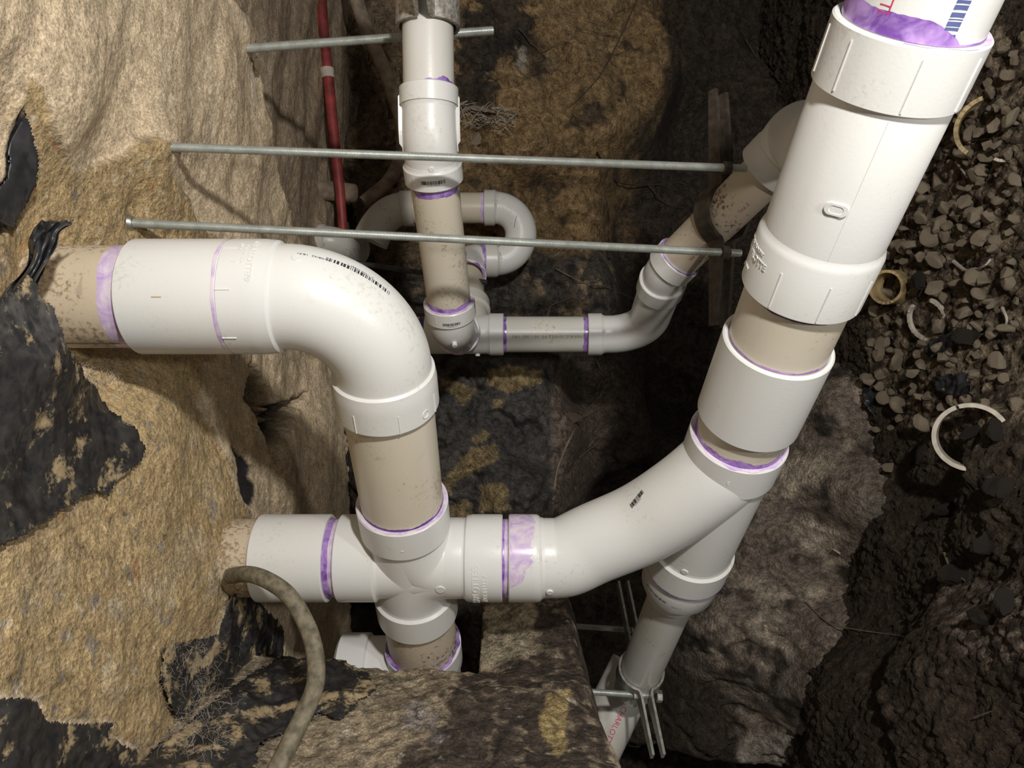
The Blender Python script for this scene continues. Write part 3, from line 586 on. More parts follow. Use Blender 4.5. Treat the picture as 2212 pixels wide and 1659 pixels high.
# --- sweep from the cross to the right-hand line
def Bp(y): return np.array([257.3 - 0.097 * (y + 219.3), y, 492.5 + 0.957 * (y + 219.3)])
pB = Path([Bp(-340), Bp(470)]); kB = np.linalg.norm(Bp(1) - Bp(0))
def sB(y): return (y + 340) * kB
t = pipe(pX, sX(-40), sX(12), R3P, MT['primer_pale'], 'pink and purple stained ring of pipe between the four-way fitting and the sweep')
band('primer_stain', pX, R3P, sX(-11), 2.6, MT['primer'], t, 15.0, 0.2, sign=1, off=0.3)
swp = [(-4, yX, zX), (35, yX, zX), (62, yX - 2, zX - 1), (95, 184, 857), (146, 157, 837), (186, 124, 808), (216, 92, 782), Bp(70)]
pS = spline(swp, 10)
t = root('sweep_wye', 'long curved white sweep fitting joining the sideways run to the right-hand pipe', 'pipe fitting', (150, 150, 840))
hb = hub(pS, 0, 38, R3H, 46, MT['white'], t, lip=5)
band('primer_smear', pS, R3H, 1.5, 26, MT['primer_pale'], hb, 17.0, 0.35, -2.4, 0.7, sign=1, off=0.22)
ribs(pS, R3H, [(0.2, 1, 7)], MT['white'], hb)
mesh('body', *join([revolve(pS, [(34, 45.6), (pS.L, 46)], 96), revolve(pB, [(sB(70), 46), (sB(200), 46)], 96)]), MT['white'], t)
hb = hub(pB, sB(52), sB(84), R3H, 46, MT['white'], t, lip=3)
rimface('primer_smear', pB, sB(52), R3P + .5, R3H - 0.3, MT['primer_pale'], hb, 6.0)
lettering(pB, R3H, sB(66), -0.15, 0, '3', 6, MT['white'], hb, 'embossed_lettering', emboss=0.4)
hb = hub(pB, sB(222.4), sB(193), R3H, 46, MT['white'], t, lip=3)
band('primer_stain', pB, R3H, sB(222.2), 0.9, MT['primer'], hb, 18.0, 0.7, -1.6, 1.6, sign=-1)
nub(pS, 46, 47, 0.95, 3.9, 1.4, MT['white'], t); nub(pB, 46, sB(93), -0.05, 3.9, 1.2, MT['white'], t); nub(pB, 46, sB(188), -0.05, 4.2, 1.2, MT['white'], t)
barcode(pS, 46, 196, -0.50, math.pi / 2 + 0.35, 24, 5.5, MT['ink'], t, 9, '611942 0394 1', 2.2)

# --- right-hand line, nearest the camera
t = pipe(pB, 0, sB(-205), R3P, MT['white'], 'thick white pipe leaving the top right corner, red letters and blue barcode', name='drain_pipe')
band('primer_stain', pB, R3P, sB(-234), 13, MT['primer'], t, 21.0, 0.10, -0.75, 2.3, sign=-1, off=0.35)
band('primer_stain', pB, R3P, sB(-234), 1.2, MT['primer'], t, 22.0, 0.4, -1.9, -0.4, sign=-1, off=0.35)
lettering(pB, R3P, sB(-234) - 32, 0.42, math.pi / 2, 'CHARLOTTE', 11, MT['red'], t, sx=0.72)
barcode(pB, R3P, sB(-278) + 24, -0.52, math.pi / 2, 78, 8.5, MT['blue'], t, 12)
t = root('wye_fitting', 'largest white fitting on the right, a side branch leading off behind it', 'pipe fitting', Bp(-160))
hb = hub(pB, sB(-233.6), sB(-202), R3H, 46, MT['white'], t, lip=2.5)
ribs(pB, R3H, [(1.22, sB(-229), sB(-207)), (0.62, sB(-229), sB(-206)), (-0.30, sB(-229), sB(-205)), (-1.15, sB(-229), sB(-205))], MT['white'], hb, 0.8, 1.4)
rimface('primer_smear', pB, sB(-233.6), R3P + .5, R3H - 0.4, MT['primer_pale'], hb, 8.0, -2.2, 0.0)
E2 = at(1670, 358, 925); c2e = at(1440, 583, 1078); dE = (E2 - c2e) / np.linalg.norm(E2 - c2e)
pG = spline([E2, E2 + dE * 22, E2 + dE * 48, Bp(-165) + (E2 + dE * 48 - Bp(-165)) * .55, Bp(-165)], 8)
mesh('body', *join([revolve(pB, [(sB(-207), 46), (sB(-205), 47.2), (sB(-115), 47.2), (sB(-110), 47)], 96), revolve(pG, [(2, 38), (20, 40), (30, 41), (44, 42), (150, 40), (pG.L, 44)], 72)]), MT['white'], t)
hub(Path([E2 - dE * 10, E2 + dE * 40]), 0, 30, 41, 38, MT['white'], t, ri=R2P + .5, lip=3)
hb = hub(pB, sB(-81), sB(-119.6), R3H, 47.2, MT['white'], t, lip=6)
ribs(pB, R3H, [(0.35, sB(-107), sB(-83)), (-0.42, sB(-107), sB(-83)), (-1.2, sB(-107), sB(-83))], MT['white'], hb, 0.8, 1.4)
lettering(pB, R3H, sB(-103), 1.06, math.pi, 'CHARLOTTE', 8.0, MT['white'], hb, 'embossed_lettering', sx=0.9, emboss=0.6)
lettering(pB, R3H, sB(-109), 1.10, math.pi, 'PIPE & FOUNDRY', 4.2, MT['white'], hb, 'embossed_lettering', emboss=0.5)
lettering(pB, R3H, sB(-92), 1.18, math.pi, 'DWV', 5.0, MT['white'], hb, 'embossed_lettering', emboss=0.7)
lettering(pB, R3H, sB(-87), 1.5, math.pi, '3', 5.0, MT['white'], hb, 'embossed_lettering', emboss=0.7)
# raised pad and mould seam on the body
V2 = []; Fq = []
for a in range(28):
    an = a / 28 * 2 * math.pi; cx = 3.5 * (1 if math.cos(an) > 0 else -1); V2 += [(cx + 5 * math.cos(an), 5 * math.sin(an), -.5), (cx + 4.6 * math.cos(an), 4.6 * math.sin(an), 1.5), (cx * .6 + 3.0 * math.cos(an), 3.0 * math.sin(an), 1.5), (cx * .6 + 2.7 * math.cos(an), 2.7 * math.sin(an), 1.1)]
for a in range(28):
    for k in range(3): Fq.append((a * 4 + k, a * 4 + k + 1, ((a + 1) % 28) * 4 + k + 1, ((a + 1) % 28) * 4 + k))
Fq.append([a * 4 + 3 for a in range(28)])
mesh('moulded_pad', wrap(pB, 47.2, sB(-152), -0.03, 0, np.array(V2), 0), Fq, MT['white'], t, 40)
ribs(pB, 47.2, [(-0.22, sB(-200), sB(-122))], MT['white2'], t, 0.15, 0.5)
t = pipe(pB, sB(-115), sB(-10), R3P, MT['cream'], 'glossy cream pipe on the right between the large fitting and the wide coupling')
band('primer_stain', pB, R3P, sB(-81), 4.0, MT['primer_dark'], t, 25.0, 0.25, -1.7, 1.7, sign=1)
band('primer_stain', pB, R3P, sB(-38.5), 1.8, MT['primer'], t, 26.0, 0.4, sign=-1)
t = root('pipe_coupling', 'wide smooth white coupling on the right-hand pipe line', 'pipe coupling', Bp(-4))
ring('sleeve', pB, sB(-38.5), sB(30.4), R3H, R3P + .3, MT['white'], t, 1.4)
t = pipe(pB, sB(5), sB(75), R3P, MT['cream'], 'short cream pipe with purple ring between right coupling and sweep')
band('primer_stain', pB, R3P, sB(30.4), 1.5, MT['primer_dark'], t, 27.0, 0.4, sign=1)
band('primer_stain', pB, R3P, sB(52), 7, MT['primer'], t, 28.0, 0.45, -2.2, 2.2, sign=-1)
t = root('reducer_bushing', 'white reducer under the sweep, black barcode round it', 'reducer', Bp(240))
prof_part('body', pB, [(sB(215), 42), (sB(222.6), 46.5), (sB(252), 46.5), (sB(257), 43), (sB(262), 36.5), (sB(272), 35.5), (sB(273), 31), (sB(240), 30.5)], MT['white'], t)
barcode(pB, 46.5, sB(241), 0.42, math.pi, 33, 3.4, MT['ink'], t, 15); lettering(pB, 46.5, sB(243), -0.22, math.pi, '30-07-19', 3.2, MT['grey'], t)
t = pipe(pB, sB(240), sB(475), R2P, MT['white2'], 'narrower white pipe below the reducer, held by the galvanised clamp')
lettering(pB, R2P, sB(296), 0.5, 0, '"', 9, MT['ink'], t)

# --- two inch line, upper middle
K = np.array([-98.5, -290, 884.0]); Q = np.array([-85.5, -80, 1060.0]); dU = np.array([-.004, -.995, -.093]); dU /= np.linalg.norm(dU); dL = (Q - K) / np.linalg.norm(Q - K)
pC1 = Path([K + dU * 330, K]); pC2 = Path([K, Q]); L1 = 330.0; L2 = np.linalg.norm(Q - K)
t = pipe(pC1, 0, L1 - 50, R2P, MT['white2'], 'white upright pipe gripped by the worn bracket at the top edge')
def uC(py): k = (py - 829.5) / F; return np.linalg.norm((K - (K[1] - k * K[2]) / (1 - 0.0935 * k) * 0)) * 0 + (K[1] - (k * (K[2] - K[1] * 0.0935)) / (1 - k * 0.0935)) / 0.995
u_rim = uC(190)
band('primer_stain', pC1, R2P, L1 - u_rim, 5, MT['primer'], t, 31.0, 0.6, -1.5, 0.2, sign=-1, off=.2)
t = root('pipe_bend', 'white bend at top centre with long recessed panel, small barcode on its lower hub', 'pipe bend', K)
pK = fillet([K + dU * 60, K, K + dL * 60], 60, 14)
s45 = 60.0
hb = hub(pC1, L1 - u_rim, L1 - u_rim + 23, R2H, 32, MT['white'], t, lip=1.5); ribs(pC1, R2H, [(0.08, L1 - u_rim + 2, L1 - u_rim + 17)], MT['white'], hb, .4, .7)
prof_part('body', pK, [(3, 31.5), (pK.L * .5, 32.5), (pK.L - 34, 32.5), (pK.L - 26, 34)], MT['white'], t)
# fins either side of the bend
for sgn in (-1, 1):
    V = []; n = 18
    for i in range(n):
        q = 2 + (pK.L * 0.60) * i / (n - 1); ph = sgn * 1.5; w_ = 36.5 if 1 < i < n - 3 else 33.5
        for r_, dp in ((30, -.05), (w_, -.05), (w_, .05), (30, .05)): V.append(pK.surf(np.array(q), np.array(ph + dp), r_))
    Fs = [(i * 4 + k, i * 4 + (k + 1) % 4, (i + 1) * 4 + (k + 1) % 4, (i + 1) * 4 + k) for i in range(n - 1) for k in range(4)] + [(0, 1, 2, 3), tuple(4 * (n - 1) + k for k in range(4))]
    mesh('side_fin', np.array(V), Fs, MT['white'], t, 0)
s_end = 50.0
hb = hub(pC2, s_end, s_end - 24, R2H + 1, 33, MT['white'], t, lip=3)
barcode(pC2, R2H + 1, s_end - 13, 0.05, math.pi, 30, 4.6, MT['ink'], hb, 21, '6 11942 03424 8', 2.4); ribs(pC2, R2H + 1, [(0.75, s_end - 19, s_end - 6), (-0.1, s_end - 7, s_end - 2)], MT['white'], hb, .5, .9)
nub(pK, 32.5, pK.L * .68, 0.05, 3.4, 1.4, MT['white'], t)
se_r = L2 - 46
t = pipe(pC2, s_end - 20, se_r + 12, R2P, MT['cream'], 'speckled cream pipe crossing behind both long threaded rods')
band('primer_stain', pC2, R2P, s_end, 11, MT['primer'], t, 33.0, 0.15, -1.35, 1.3, sign=1)
band('primer_stain', pC2, R2P, se_r, 7, MT['primer'], t, 34.0, 0.35, -2.0, 2.0, sign=-1)
# elbow at its foot, plugged into the tee
TEE = np.array([-88, -84, 1256.0]); pE1 = fillet([Q - dL * 46, Q - dL * 4, TEE], 30, 12)
t = root('pipe_elbow', 'small white elbow at the foot of the speckled pipe, round stud on its face', 'pipe elbow', Q)
hb = hub(pC2, se_r, se_r + 24, R2H + 1, 32, MT['white'], t, lip=2); rimface('primer_smear', pC2, se_r, R2P + .4, R2H, MT['primer_pale'], hb, 9.0)
barcode(pC2, R2H + 1, se_r + 15, 0.0, 0, 24, 4.2, MT['ink'], hb, 22, '6 11942 03413', 2.2, below=False); ribs(pC2, R2H + 1, [(0.62, se_r + 4, se_r + 16)], MT['white'], hb, .5, .9)
prof_part('bend', pE1, [(16, 32.5), (pE1.L - 60, 32.5)], MT['white'], t)
nub(pE1, 32.5, 40, 0.0, 3.8, 5.5, MT['white'], t)
pD2 = Path([(-190, -84, 1256), (140, -84, 1253)]); sD = lambda x: x + 190
pT = Path([(-88, -84, 1196), (-88, -84, 1256)])
t = pipe(pD2, 0, sD(-140), R2P, MT['cream'], 'dark stub of pipe left of the tee behind the big elbow')
band('primer_stain', pD2, R2P, sD(-146), 9, MT['primer_dark'], t, 35.0, .2, sign=-1)
t = root('tee_fitting', 'white tee behind the small elbow, purple smear round its open mouth', 'pipe fitting', TEE)
mesh('body', *join([revolve(pD2, [(sD(-146), 33), (sD(-38), 33)], 72), revolve(pT, [(10, 34), (60, 34)], 72)]), MT['white'], t)
hb = hub(pT, 0, 22, R2H + 1.5, 33.5, MT['white'], t, lip=2); rimface('primer_smear', pT, 0, R2P + 1, R2H + 1, MT['primer_pale'], hb, 10.0)
hub(pD2, sD(-14), sD(-40), R2H + .5, 33, MT['white'], t, lip=3, name='hub'); nub(pD2, 33, sD(-58), 1.5, 4, 4, MT['white'], t)
t = pipe(pD2, sD(-30), sD(148), R2P, MT['white2'], 'level white pipe with grey printed code and a purple band at each end')
band('primer_stain', pD2, R2P, sD(-14), 5, MT['primer'], t, 36.0, 0.2, sign=1); band('primer_stain', pD2, R2P, sD(128), 8.5, MT['primer'], t, 37.0, 0.2, sign=-1)
lettering(pD2, R2P, sD(58), 0.12, -math.pi / 2, 'N/ULC-S1022 FS 10 / SD 195', 6.2, MT['grey'], t, sx=1.55)
c1 = np.array([222, -84, 1247.0])
pE = fillet([(128, -84, 1253), c1, c2e], 62, 16)
t = root('pipe_elbow', 'white elbow lifting the level pipe up towards the clamped pipe', 'pipe elbow', c1)
hub(pE, 0, 26, R2H + .5, 32, MT['white'], t, lip=3)
prof_part('bend', pE, [(22, 31.5), (pE.L - 50, 32.5)], MT['white'], t)
hub(pE, pE.L - 24, pE.L - 56, R2H + .5, 32, MT['white'], t, lip=3)
pE3 = fillet([c1 + (c2e - c1) * .70, c2e, c2e + (E2 - c2e) * .5], 50, 8)
t = root('street_bend', 'short white bend with purple rims between the elbow and the clamped pipe', 'pipe bend', c2e)
prof_part('bend', pE3, [(0, 31), (pE3.L - 72, 31)], MT['white'], t)
PE = Path([c2e, E2]); hb = hub(PE, 30, 4, R2H, 31, MT['white'], t, lip=3); band('primer_stain', pE3, 31, 25, 2.0, MT['primer'], t, 38.0, .3, sign=1)
rimface('primer_smear', PE, 30, R2P + .5, R2H - .4, MT['primer'], hb, 11.0, sign=1)
t = pipe(PE, 12, PE.L + 4, R2P, MT['scuffed'], 'scuffed pipe with faded red print, running through the dark riser clamp')
band('primer_stain', PE, R2P, 30, 2.2, MT['primer_dark'], t, 39.0, .3, sign=1)
lettering(PE, R2P, 74, 0.42, -math.pi / 2, 'CHARLOTTE PIPE', 6.6, MT['redfaint'], t, sx=0.8)
lettering(PE, R2P, 160, 0.42, -math.pi / 2, '2" PVC', 7.2, MT['redfaint'], t, sx=0.8)

# --- far trap
zF = 1480.0
def fz(px, py, z=zF): return at(px, py, z)
pF = fillet([fz(835, 470), fz(868, 450), fz(1112, 449), fz(1124, 505), fz(1112, 560), fz(1020, 561, zF - 20)], [50, 46, 40, 46], 14)
tp = Path([fz(870, 450), fz(1062, 449)])
t = pipe(tp, 8, tp.L, R2P, MT['cream'], 'cream level pipe of the far trap, behind the speckled pipe')
band('primer_stain', tp, R2P, tp.L - 12, 10, MT['primer_pale'], t, 41.0, .2, sign=-1)
t = root('trap_bend', 'white U-shaped trap bend in the background with cracked dirt lines', 'pipe trap', fz(1120, 505))
pu = fillet([fz(1046, 449), fz(1125, 449), fz(1125, 561), fz(1046, 561, zF - 10)], 51.5, 16)
prof_part('bend', pu, [(18, 31.5), (pu.L - 18, 31.5)], MT['white'], t)
hub(pu, 0, 24, R2H, 31.5, MT['white2'], t, lip=3); hub(pu, pu.L, pu.L - 26, R2H, 31.5, MT['white2'], t, lip=3)
for pts in ([(0.2, 95), (0.0, 80), (-.25, 72)], [(1.0, 180), (.55, 172), (.3, 186), (.2, 205)], [(-.5, 176), (-.1, 178), (.3, 186)]):
    pr = spline([pu.surf(np.array(float(s_)), np.array(p_ * 1.0 + math.pi * 0), 31.6) for p_, s_ in pts], 6); V, Fs = revolve(pr, [(0, .5), (pr.L, .4)], 6); mesh('root_strand', V, Fs, MT['darkroot'], t)
t = root('trap_wye', 'white fitting at the left end of the far trap, half under dirt', 'pipe fitting', fz(840, 465))
pw = spline([fz(893, 450), fz(862, 452), fz(835, 466), fz(815, 490), fz(800, 520)], 8)
prof_part('body', pw, [(0, 31), (0, R2H), (22, R2H), (25, 32), (pw.L - 40, 34), (pw.L, 36)], MT['white2'], t)
pw2 = spline([fz(812, 462), fz(824, 492), fz(850, 486), fz(880, 470)], 8); mesh('rim', *revolve(pw2, [(0, 3), (pw2.L, 3)], 10), MT['white'], t)
t = root('pipe_elbow', 'white elbow below the far trap, its mouth rimmed in purple', 'pipe elbow', fz(1020, 570))
pe = fillet([fz(1045, 561, zF - 10), fz(1008, 561, zF - 20), fz(1010, 600, zF - 110)], 34, 10)
prof_part('bend', pe, [(0, 30), (pe.L - 20, 31.5)], MT['white'], t); hub(pe, pe.L, pe.L - 28, R2H, 31.5, MT['white'], t, lip=3); band('primer_stain', pe, 30.8, 3, 9, MT['primer'], t, 43.0, .3, sign=1)
rimface('primer_smear', pe, pe.L, R2P, R2H - .5, MT['primer'], t, 12.0, sign=1)
pe2 = Path([pe.P[-2], fz(1012, 680, zF - 190)])
t = pipe(pe2, 0, pe2.L, R2P, MT['cream'], 'cream pipe dropping from the far trap behind the speckled pipe')
t = root('pipe_fitting', 'pale fitting peeking out right of the small elbow rim', 'pipe fitting', at(1020, 670, 1300))
pf = Path([at(1010, 655, 1310), at(1014, 718, 1262)]); hub(pf, 0, 26, R2H + 4, 33, MT['white2'], t, lip=3); prof_part('body', pf, [(22, 34), (pf.L + 10, 36)], MT['white2'], t)
# white elbow glimpsed in the void at left, dusty horizontal pipe above it
pv = fillet([at(676, 520, 1500), at(724, 522, 1500), at(775, 545, 1560)], 40, 8)
t = root('pipe_elbow', 'dim white pipe end in the black void right of the torn membrane', 'pipe elbow', at(700, 520, 1500)); prof_part('bend', pv, [(0, 28), (0, 34), (24, 34), (26, 31), (pv.L, 31)], MT['white2'], t)
pv = spline([at(640, 418, 1500), at(700, 412, 1520), at(765, 418, 1560)], 8); V, Fs = revolve(pv, [(0, 20), (pv.L, 20)], 40)
single(mesh('dusty_pipe', V, Fs, MT['dusttube'], None), 'dust-caked level pipe at the end of the void, above the dim white pipe end', 'pipe')
# white pipe at the foot, lower right of the footing
pG2 = Path([at(1372, 1440, 1275), at(1235, 1720, 1215)])
t = pipe(pG2, 0, pG2.L, R3P - 2, MT['white2'], 'white pipe with red lettering slanting down behind the galvanised clamp')
lettering(pG2, R3P - 2, 104, -0.30, math.pi / 2, 'x2 CHARLOTTE PIPE', 13.5, MT['red'], t, sx=0.9)

# ------------------------------------------------------------------ threaded rods, nuts and clamps
def rod(a, b, r, label, mat='zinc', pitch=1.5875, name='threaded_rod'):
    p = Path([a, b]); n = int(p.L / pitch); prof = [(0, 0.01), (0, r * .9)]
    for i in range(n): prof += [((i + .15) * pitch, r), ((i + .35) * pitch, r), ((i + .75) * pitch, r * .80)]
    prof += [(p.L, r * .88), (p.L, 0.01)]; V, Fs = revolve(p, prof, 16); return single(mesh(name, V, Fs, MT[mat], None, 25), label, 'threaded rod')
def nut(c, d, R_, h, mat, label):
    d = np.array(d, float); d /= np.linalg.norm(d); p = Path([np.array(c) - d * h / 2, np.array(c) + d * h / 2], ref=(0, .3, -1))
    V, Fs = revolve(p, [(0, R_ * .35), (0, R_ * .88), (h * .12, R_), (h * .88, R_), (h, R_ * .88), (h, R_ * .35)], 6); return single(mesh('hex_nut', V, Fs, MT[mat], None, 20), label, 'nut')
r1a, r1b = at(345, 317, 756), at(1612, 364, 892); r2a, r2b = at(268, 481, 742), at(1600, 547, 892)
rod(r1a + (r1a - r1b) * .02, r1b, 4.76, 'upper of the two long zinc threaded rods crossing the picture'); rod(r2a + (r2a - r2b) * .02, r2b, 4.76, 'lower of the two long zinc threaded rods crossing the picture')
r3a, r3b = at(540, 104, 962), at(1066, 66, 985); rod(r3a + (r3a - r3b) * .03, r3b, 5.9, 'shorter zinc threaded rod at the top, passing behind the clamped white pipe', pitch=1.95)
dr = (r1b - r1a) / np.linalg.norm(r1b - r1a)
nut(at(1570, 362, 886), dr, 8.4, 9, 'darksteel', 'dark nut on the upper long rod, against the riser clamp'); nut(at(1567, 545, 884), dr, 8.4, 9, 'darksteel', 'dark nut on the lower long rod, against the riser clamp')
rod(at(715, 560, 1340), at(1052, 610, 1350), 5.0, 'dull thin rod behind the speckled pipe, its bolt end poking out right', 'dullsteel'); nut(at(1012, 606, 1348), (1, .13, 0), 9, 10, 'galv', 'small nut right of the speckled pipe in the background')
rod(at(870, 679, 1330), at(925, 682, 1330), 4.6, 'thin grey rod end left of the small elbow mouth', 'dullsteel')
r4a, r4b = at(1235, 1352, 1190), at(1368, 1361, 1195); rod(r4a, r4b, 4.7, 'short threaded rod poking out of the footing, higher of two at lower right')
r5a, r5b = at(1240, 1492, 1105), at(1404, 1503, 1105); rod(r5a, r5b, 4.9, 'short threaded rod out of the footing ending in the galvanised clamp'); nut(at(1373, 1500, 1103), (1, .03, 0), 8.6, 8, 'galv', 'nut on the short rod, left side of galvanised clamp'); nut(at(1424, 1504, 1108), (1, .03, 0), 9.0, 9, 'galv', 'rusty nut at the right side of the galvanised clamp')
st = box2(at(1007, 545, 1310), at(1000, 600, 1330), (0, 0, 1), (1, 0, 0), 14, 1.6); single(mesh('hanger_strap', *st, MT['galv'], None, 0), 'thin metal hanger strap at the right edge of the speckled pipe', 'strap')
def clamp(path, s, r, ear1, ear2, width, th, gap, mat, label, udir, ears=True, tilt=0.0):
    """riser clamp: two half bands with straight ears"""
    P, T, n_, b_ = path.fr(np.array(float(s))); u = np.array(udir, float); u /= np.linalg.norm(u)
    if tilt: T = T - u * (u @ T); T /= np.linalg.norm(T)
    else: u -= T * (u @ T); u /= np.linalg.norm(u)
    v = np.cross(T, u)
    if v[0] < 0: v = -v
    rt = root('riser_clamp', label, 'pipe clamp', P)
    for sgn in (1, -1):
        g = gap / 2; a0 = math.asin(min(.9, g / r)); pts = [(ear1, g), (r + 9, g), (r + 3, g + 1)]
        for i in range(25): a = a0 + .12 + (math.pi - 2 * a0 - .24) * i / 24; pts.append((r * math.cos(a), r * math.sin(a)))
        pts += [(-(r + 3), g + 1), (-(r + 9), g), (-ear2, g)]
        pts = np.array(pts); c = []
        for i in range(len(pts)):
            tg = pts[min(i + 1, len(pts) - 1)] - pts[max(i - 1, 0)]; tg /= np.linalg.norm(tg); nn = np.array([-tg[1], tg[0]]) * -1
            if nn[1] < 0 and False: nn = -nn
            c.append((pts[i], pts[i] + nn * -0 + np.array([nn[0], nn[1]]) * th * (1)))
        V = []; 
        for i, (p0, p1) in enumerate(c):
            endc = 0.0 if 0 < i < len(c) - 1 else 0.45
            for (pp, ww) in ((p0, -.5), (p0, .5 - endc), (p1, .5 - endc), (p1, -.5)): V.append(P + u * pp[0] + v * sgn * pp[1] + T * ww * width)
        m = len(c); Fs = [(i * 4 + k, i * 4 + (k + 1) % 4, (i + 1) * 4 + (k + 1) % 4, (i + 1) * 4 + k) for i in range(m - 1) for k in range(4)] + [(0, 1, 2, 3), tuple(4 * (m - 1) + k for k in range(4))]
        mesh('clamp_half', np.array(V), Fs, MT[mat], rt, 40)
    return rt
clamp(PE, 118, R2P + 5, 150, 178, 24, 5, 15, 'darksteel', 'dark steel riser clamp with long straight ears round the scuffed pipe', (-0.03, 0.97, -0.12), tilt=1)
clamp(pB, sB(437), R2P + 1, 122, 150, 26, 3.6, 12, 'galv', 'galvanised clamp with two long ears at the foot of the right pipe', (0, 1, 0))
clamp(pC1, 330 - uC(32), R2P + 3.5, 20, 95, 30, 4, 11, 'oldsteel', 'worn grey metal bracket wrapped round the pipe at the top edge', (0, 0, 1))

# ------------------------------------------------------------------ hose, tubes, wires
hp = [at(498, 1244, 800), at(535, 1240, 772), at(575, 1252, 752), at(622, 1285, 742), at(660, 1345, 735), at(680, 1410, 722), at(681, 1478, 705), at(655, 1545, 690), (at(618, 1620, 672)), at(585, 1690, 655)]
V, Fs = revolve(spline(hp, 10), [(0, 0.1), (0, 8.4), (250, 8.6), (400, 9.0)], 24)
single(mesh('muddy_hose', V, Fs, MT['hose'], None), 'mud-coated grey hose curving down from under the lower left coupling', 'hose')
tp2 = [at(690, -60, 1500), at(697, 60, 1500), at(710, 180, 1500), at(722, 300, 1500), at(735, 420, 1500), at(745, 560, 1520)]
V, Fs = revolve(spline(tp2, 8), [(0, 12), (620, 9)], 20); t = single(mesh('red_tube', V, Fs, MT['redtube'], None), 'faded red tube running down the dark recess at upper left', 'tube')
V, Fs = revolve(Path([at(706, 149, 1500), at(709, 172, 1500)]), [(0, 12), (0, 14), (6, 14.5), (12, 13), (20, 14), (20, 12)], 20); mesh('tie_wrap', V, Fs, MT['ringw'], t)
V, Fs = revolve(spline([at(750, -60, 1560), at(790, 60, 1570), at(830, 150, 1560), at(866, 260, 1540), at(868, 330, 1520), at(840, 390, 1500), at(800, 425, 1490)], 8), [(0, 16), (560, 13)], 20)
single(mesh('dusty_cable', V, Fs, MT['dusttube'], None), 'dusty cable arcing down behind the white bend to the far trap', 'cable')
V, Fs = revolve(spline([at(640, 560, 1225), at(700, 557, 1170), at(740, 555, 1150), at(775, 557, 1150), at(805, 562, 1150)], 6), [(0, .9), (70, .9)], 6); single(mesh('wire_end', V, Fs, MT['whiteroot'], None), 'thin pale wire end above the big elbow in the dark', 'wire')
# lower right dark bar beside the reducer
# ------------------------------------------------------------------ torn black film
def sheet(name, label, poly, surf, off, crum, step=2.2, jag=7, seed=0.0, rng=None, mat='film', holes=None):
    if surf == 'ceil':
        U = np.arange(rng[0], rng[1], step); Vv = np.arange(rng[2], rng[3], step); A, B = np.meshgrid(U, Vv, indexing='ij'); x, _ = ceil_x(A, B, False); P = np.stack([x, A, B], -1); nrm = np.array([1, 0, 0])
    elif surf == 'foot':
        U = np.arange(rng[0], rng[1], step); Vv = np.arange(rng[2], rng[3], step); A, B = np.meshgrid(U, Vv, indexing='ij'); y, _ = foot_y(A, B); P = np.stack([A, y, B], -1); nrm = np.array([0, -1, 0])
    elif surf == 'wall':
        U = np.arange(rng[0], rng[1], step); Vv = np.arange(rng[2], rng[3], step); A, B = np.meshgrid(U, Vv, indexing='ij'); z, _ = wall_z(A, B, False); P = np.stack([A, B, z], -1); nrm = np.array([0, 0, -1])
    else:
        U = np.arange(rng[0], rng[1], step); Vv = np.arange(rng[2], rng[3], step); A, B = np.meshgrid(U, Vv, indexing='ij'); x, _ = floor_x(A, B, False); P = np.stack([x, A, B], -1); nrm = np.array([-1, 0, 0])
    offv = off(P) if callable(off) else off
    disp = offv + crum * (fbm(P, 55, 4, 0.55, seed + 3, True) + 0.5 * fbm(P, 18, 3, 0.55, seed + 4))
    P = P + nrm * np.maximum(disp, 1.0)[..., None]
    m = mask(P, poly, jag, 1.5, 16, seed) > 0.5
    if holes: m &= ~(fbm(P, holes[0], 3, .6, seed + 8) > holes[1])
    idx = np.arange(A.size).reshape(A.shape); k = m[:-1, :-1] & m[1:, :-1] & m[1:, 1:] & m[:-1, 1:]
    Fs = np.stack([idx[:-1, :-1], idx[1:, :-1], idx[1:, 1:], idx[:-1, 1:]], -1)[k]
    used = np.unique(Fs); rm = np.zeros(A.size, int); rm[used] = np.arange(len(used)); o = mesh(name, P.reshape(-1, 3)[used], rm[Fs], MT[mat], None, 180)
    sm = o.modifiers.new('thickness', 'SOLIDIFY'); sm.thickness = 0.0006; sm.offset = 0
    return single(o, label, 'plastic sheet')
def film_dusty(name, dust=(0.36, 0.27, 0.15), amt=(0.535, 0.60), scale=26.0):
    m, nt, b = new_mat(name); L = nt.links; tc = N(nt, 'ShaderNodeTexCoord')
    n = N(nt, 'ShaderNodeTexNoise', Scale=scale, Detail=8.0, Roughness=0.72); L.new(tc.outputs['Object'], n.inputs['Vector']); r = ramp(nt, amt[0], amt[1], (0, 0, 0), (1, 1, 1)); L.new(n.outputs['Fac'], r.inputs[0])
    n2 = N(nt, 'ShaderNodeTexNoise', Scale=90.0, Detail=5.0); L.new(tc.outputs['Object'], n2.inputs['Vector']); r2 = ramp(nt, 0.35, 0.75, (0.016, 0.016, 0.018), (0.055, 0.050, 0.045)); L.new(n2.outputs['Fac'], r2.inputs[0])
    L.new(mixc(nt, r.outputs[0], r2.outputs[0], dust), b.inputs['Base Color'])
    mr = N(nt, 'ShaderNodeMapRange'); L.new(r.outputs[0], mr.inputs[0]); mr.inputs[3].default_value = 0.36; mr.inputs[4].default_value = 0.9; L.new(mr.outputs[0], b.inputs['Roughness'])
    bp = N(nt, 'ShaderNodeBump', Strength=0.6, Distance=0.002); L.new(n2.outputs['Fac'], bp.inputs['Height']); L.new(bp.outputs[0], b.inputs['Normal']); return m
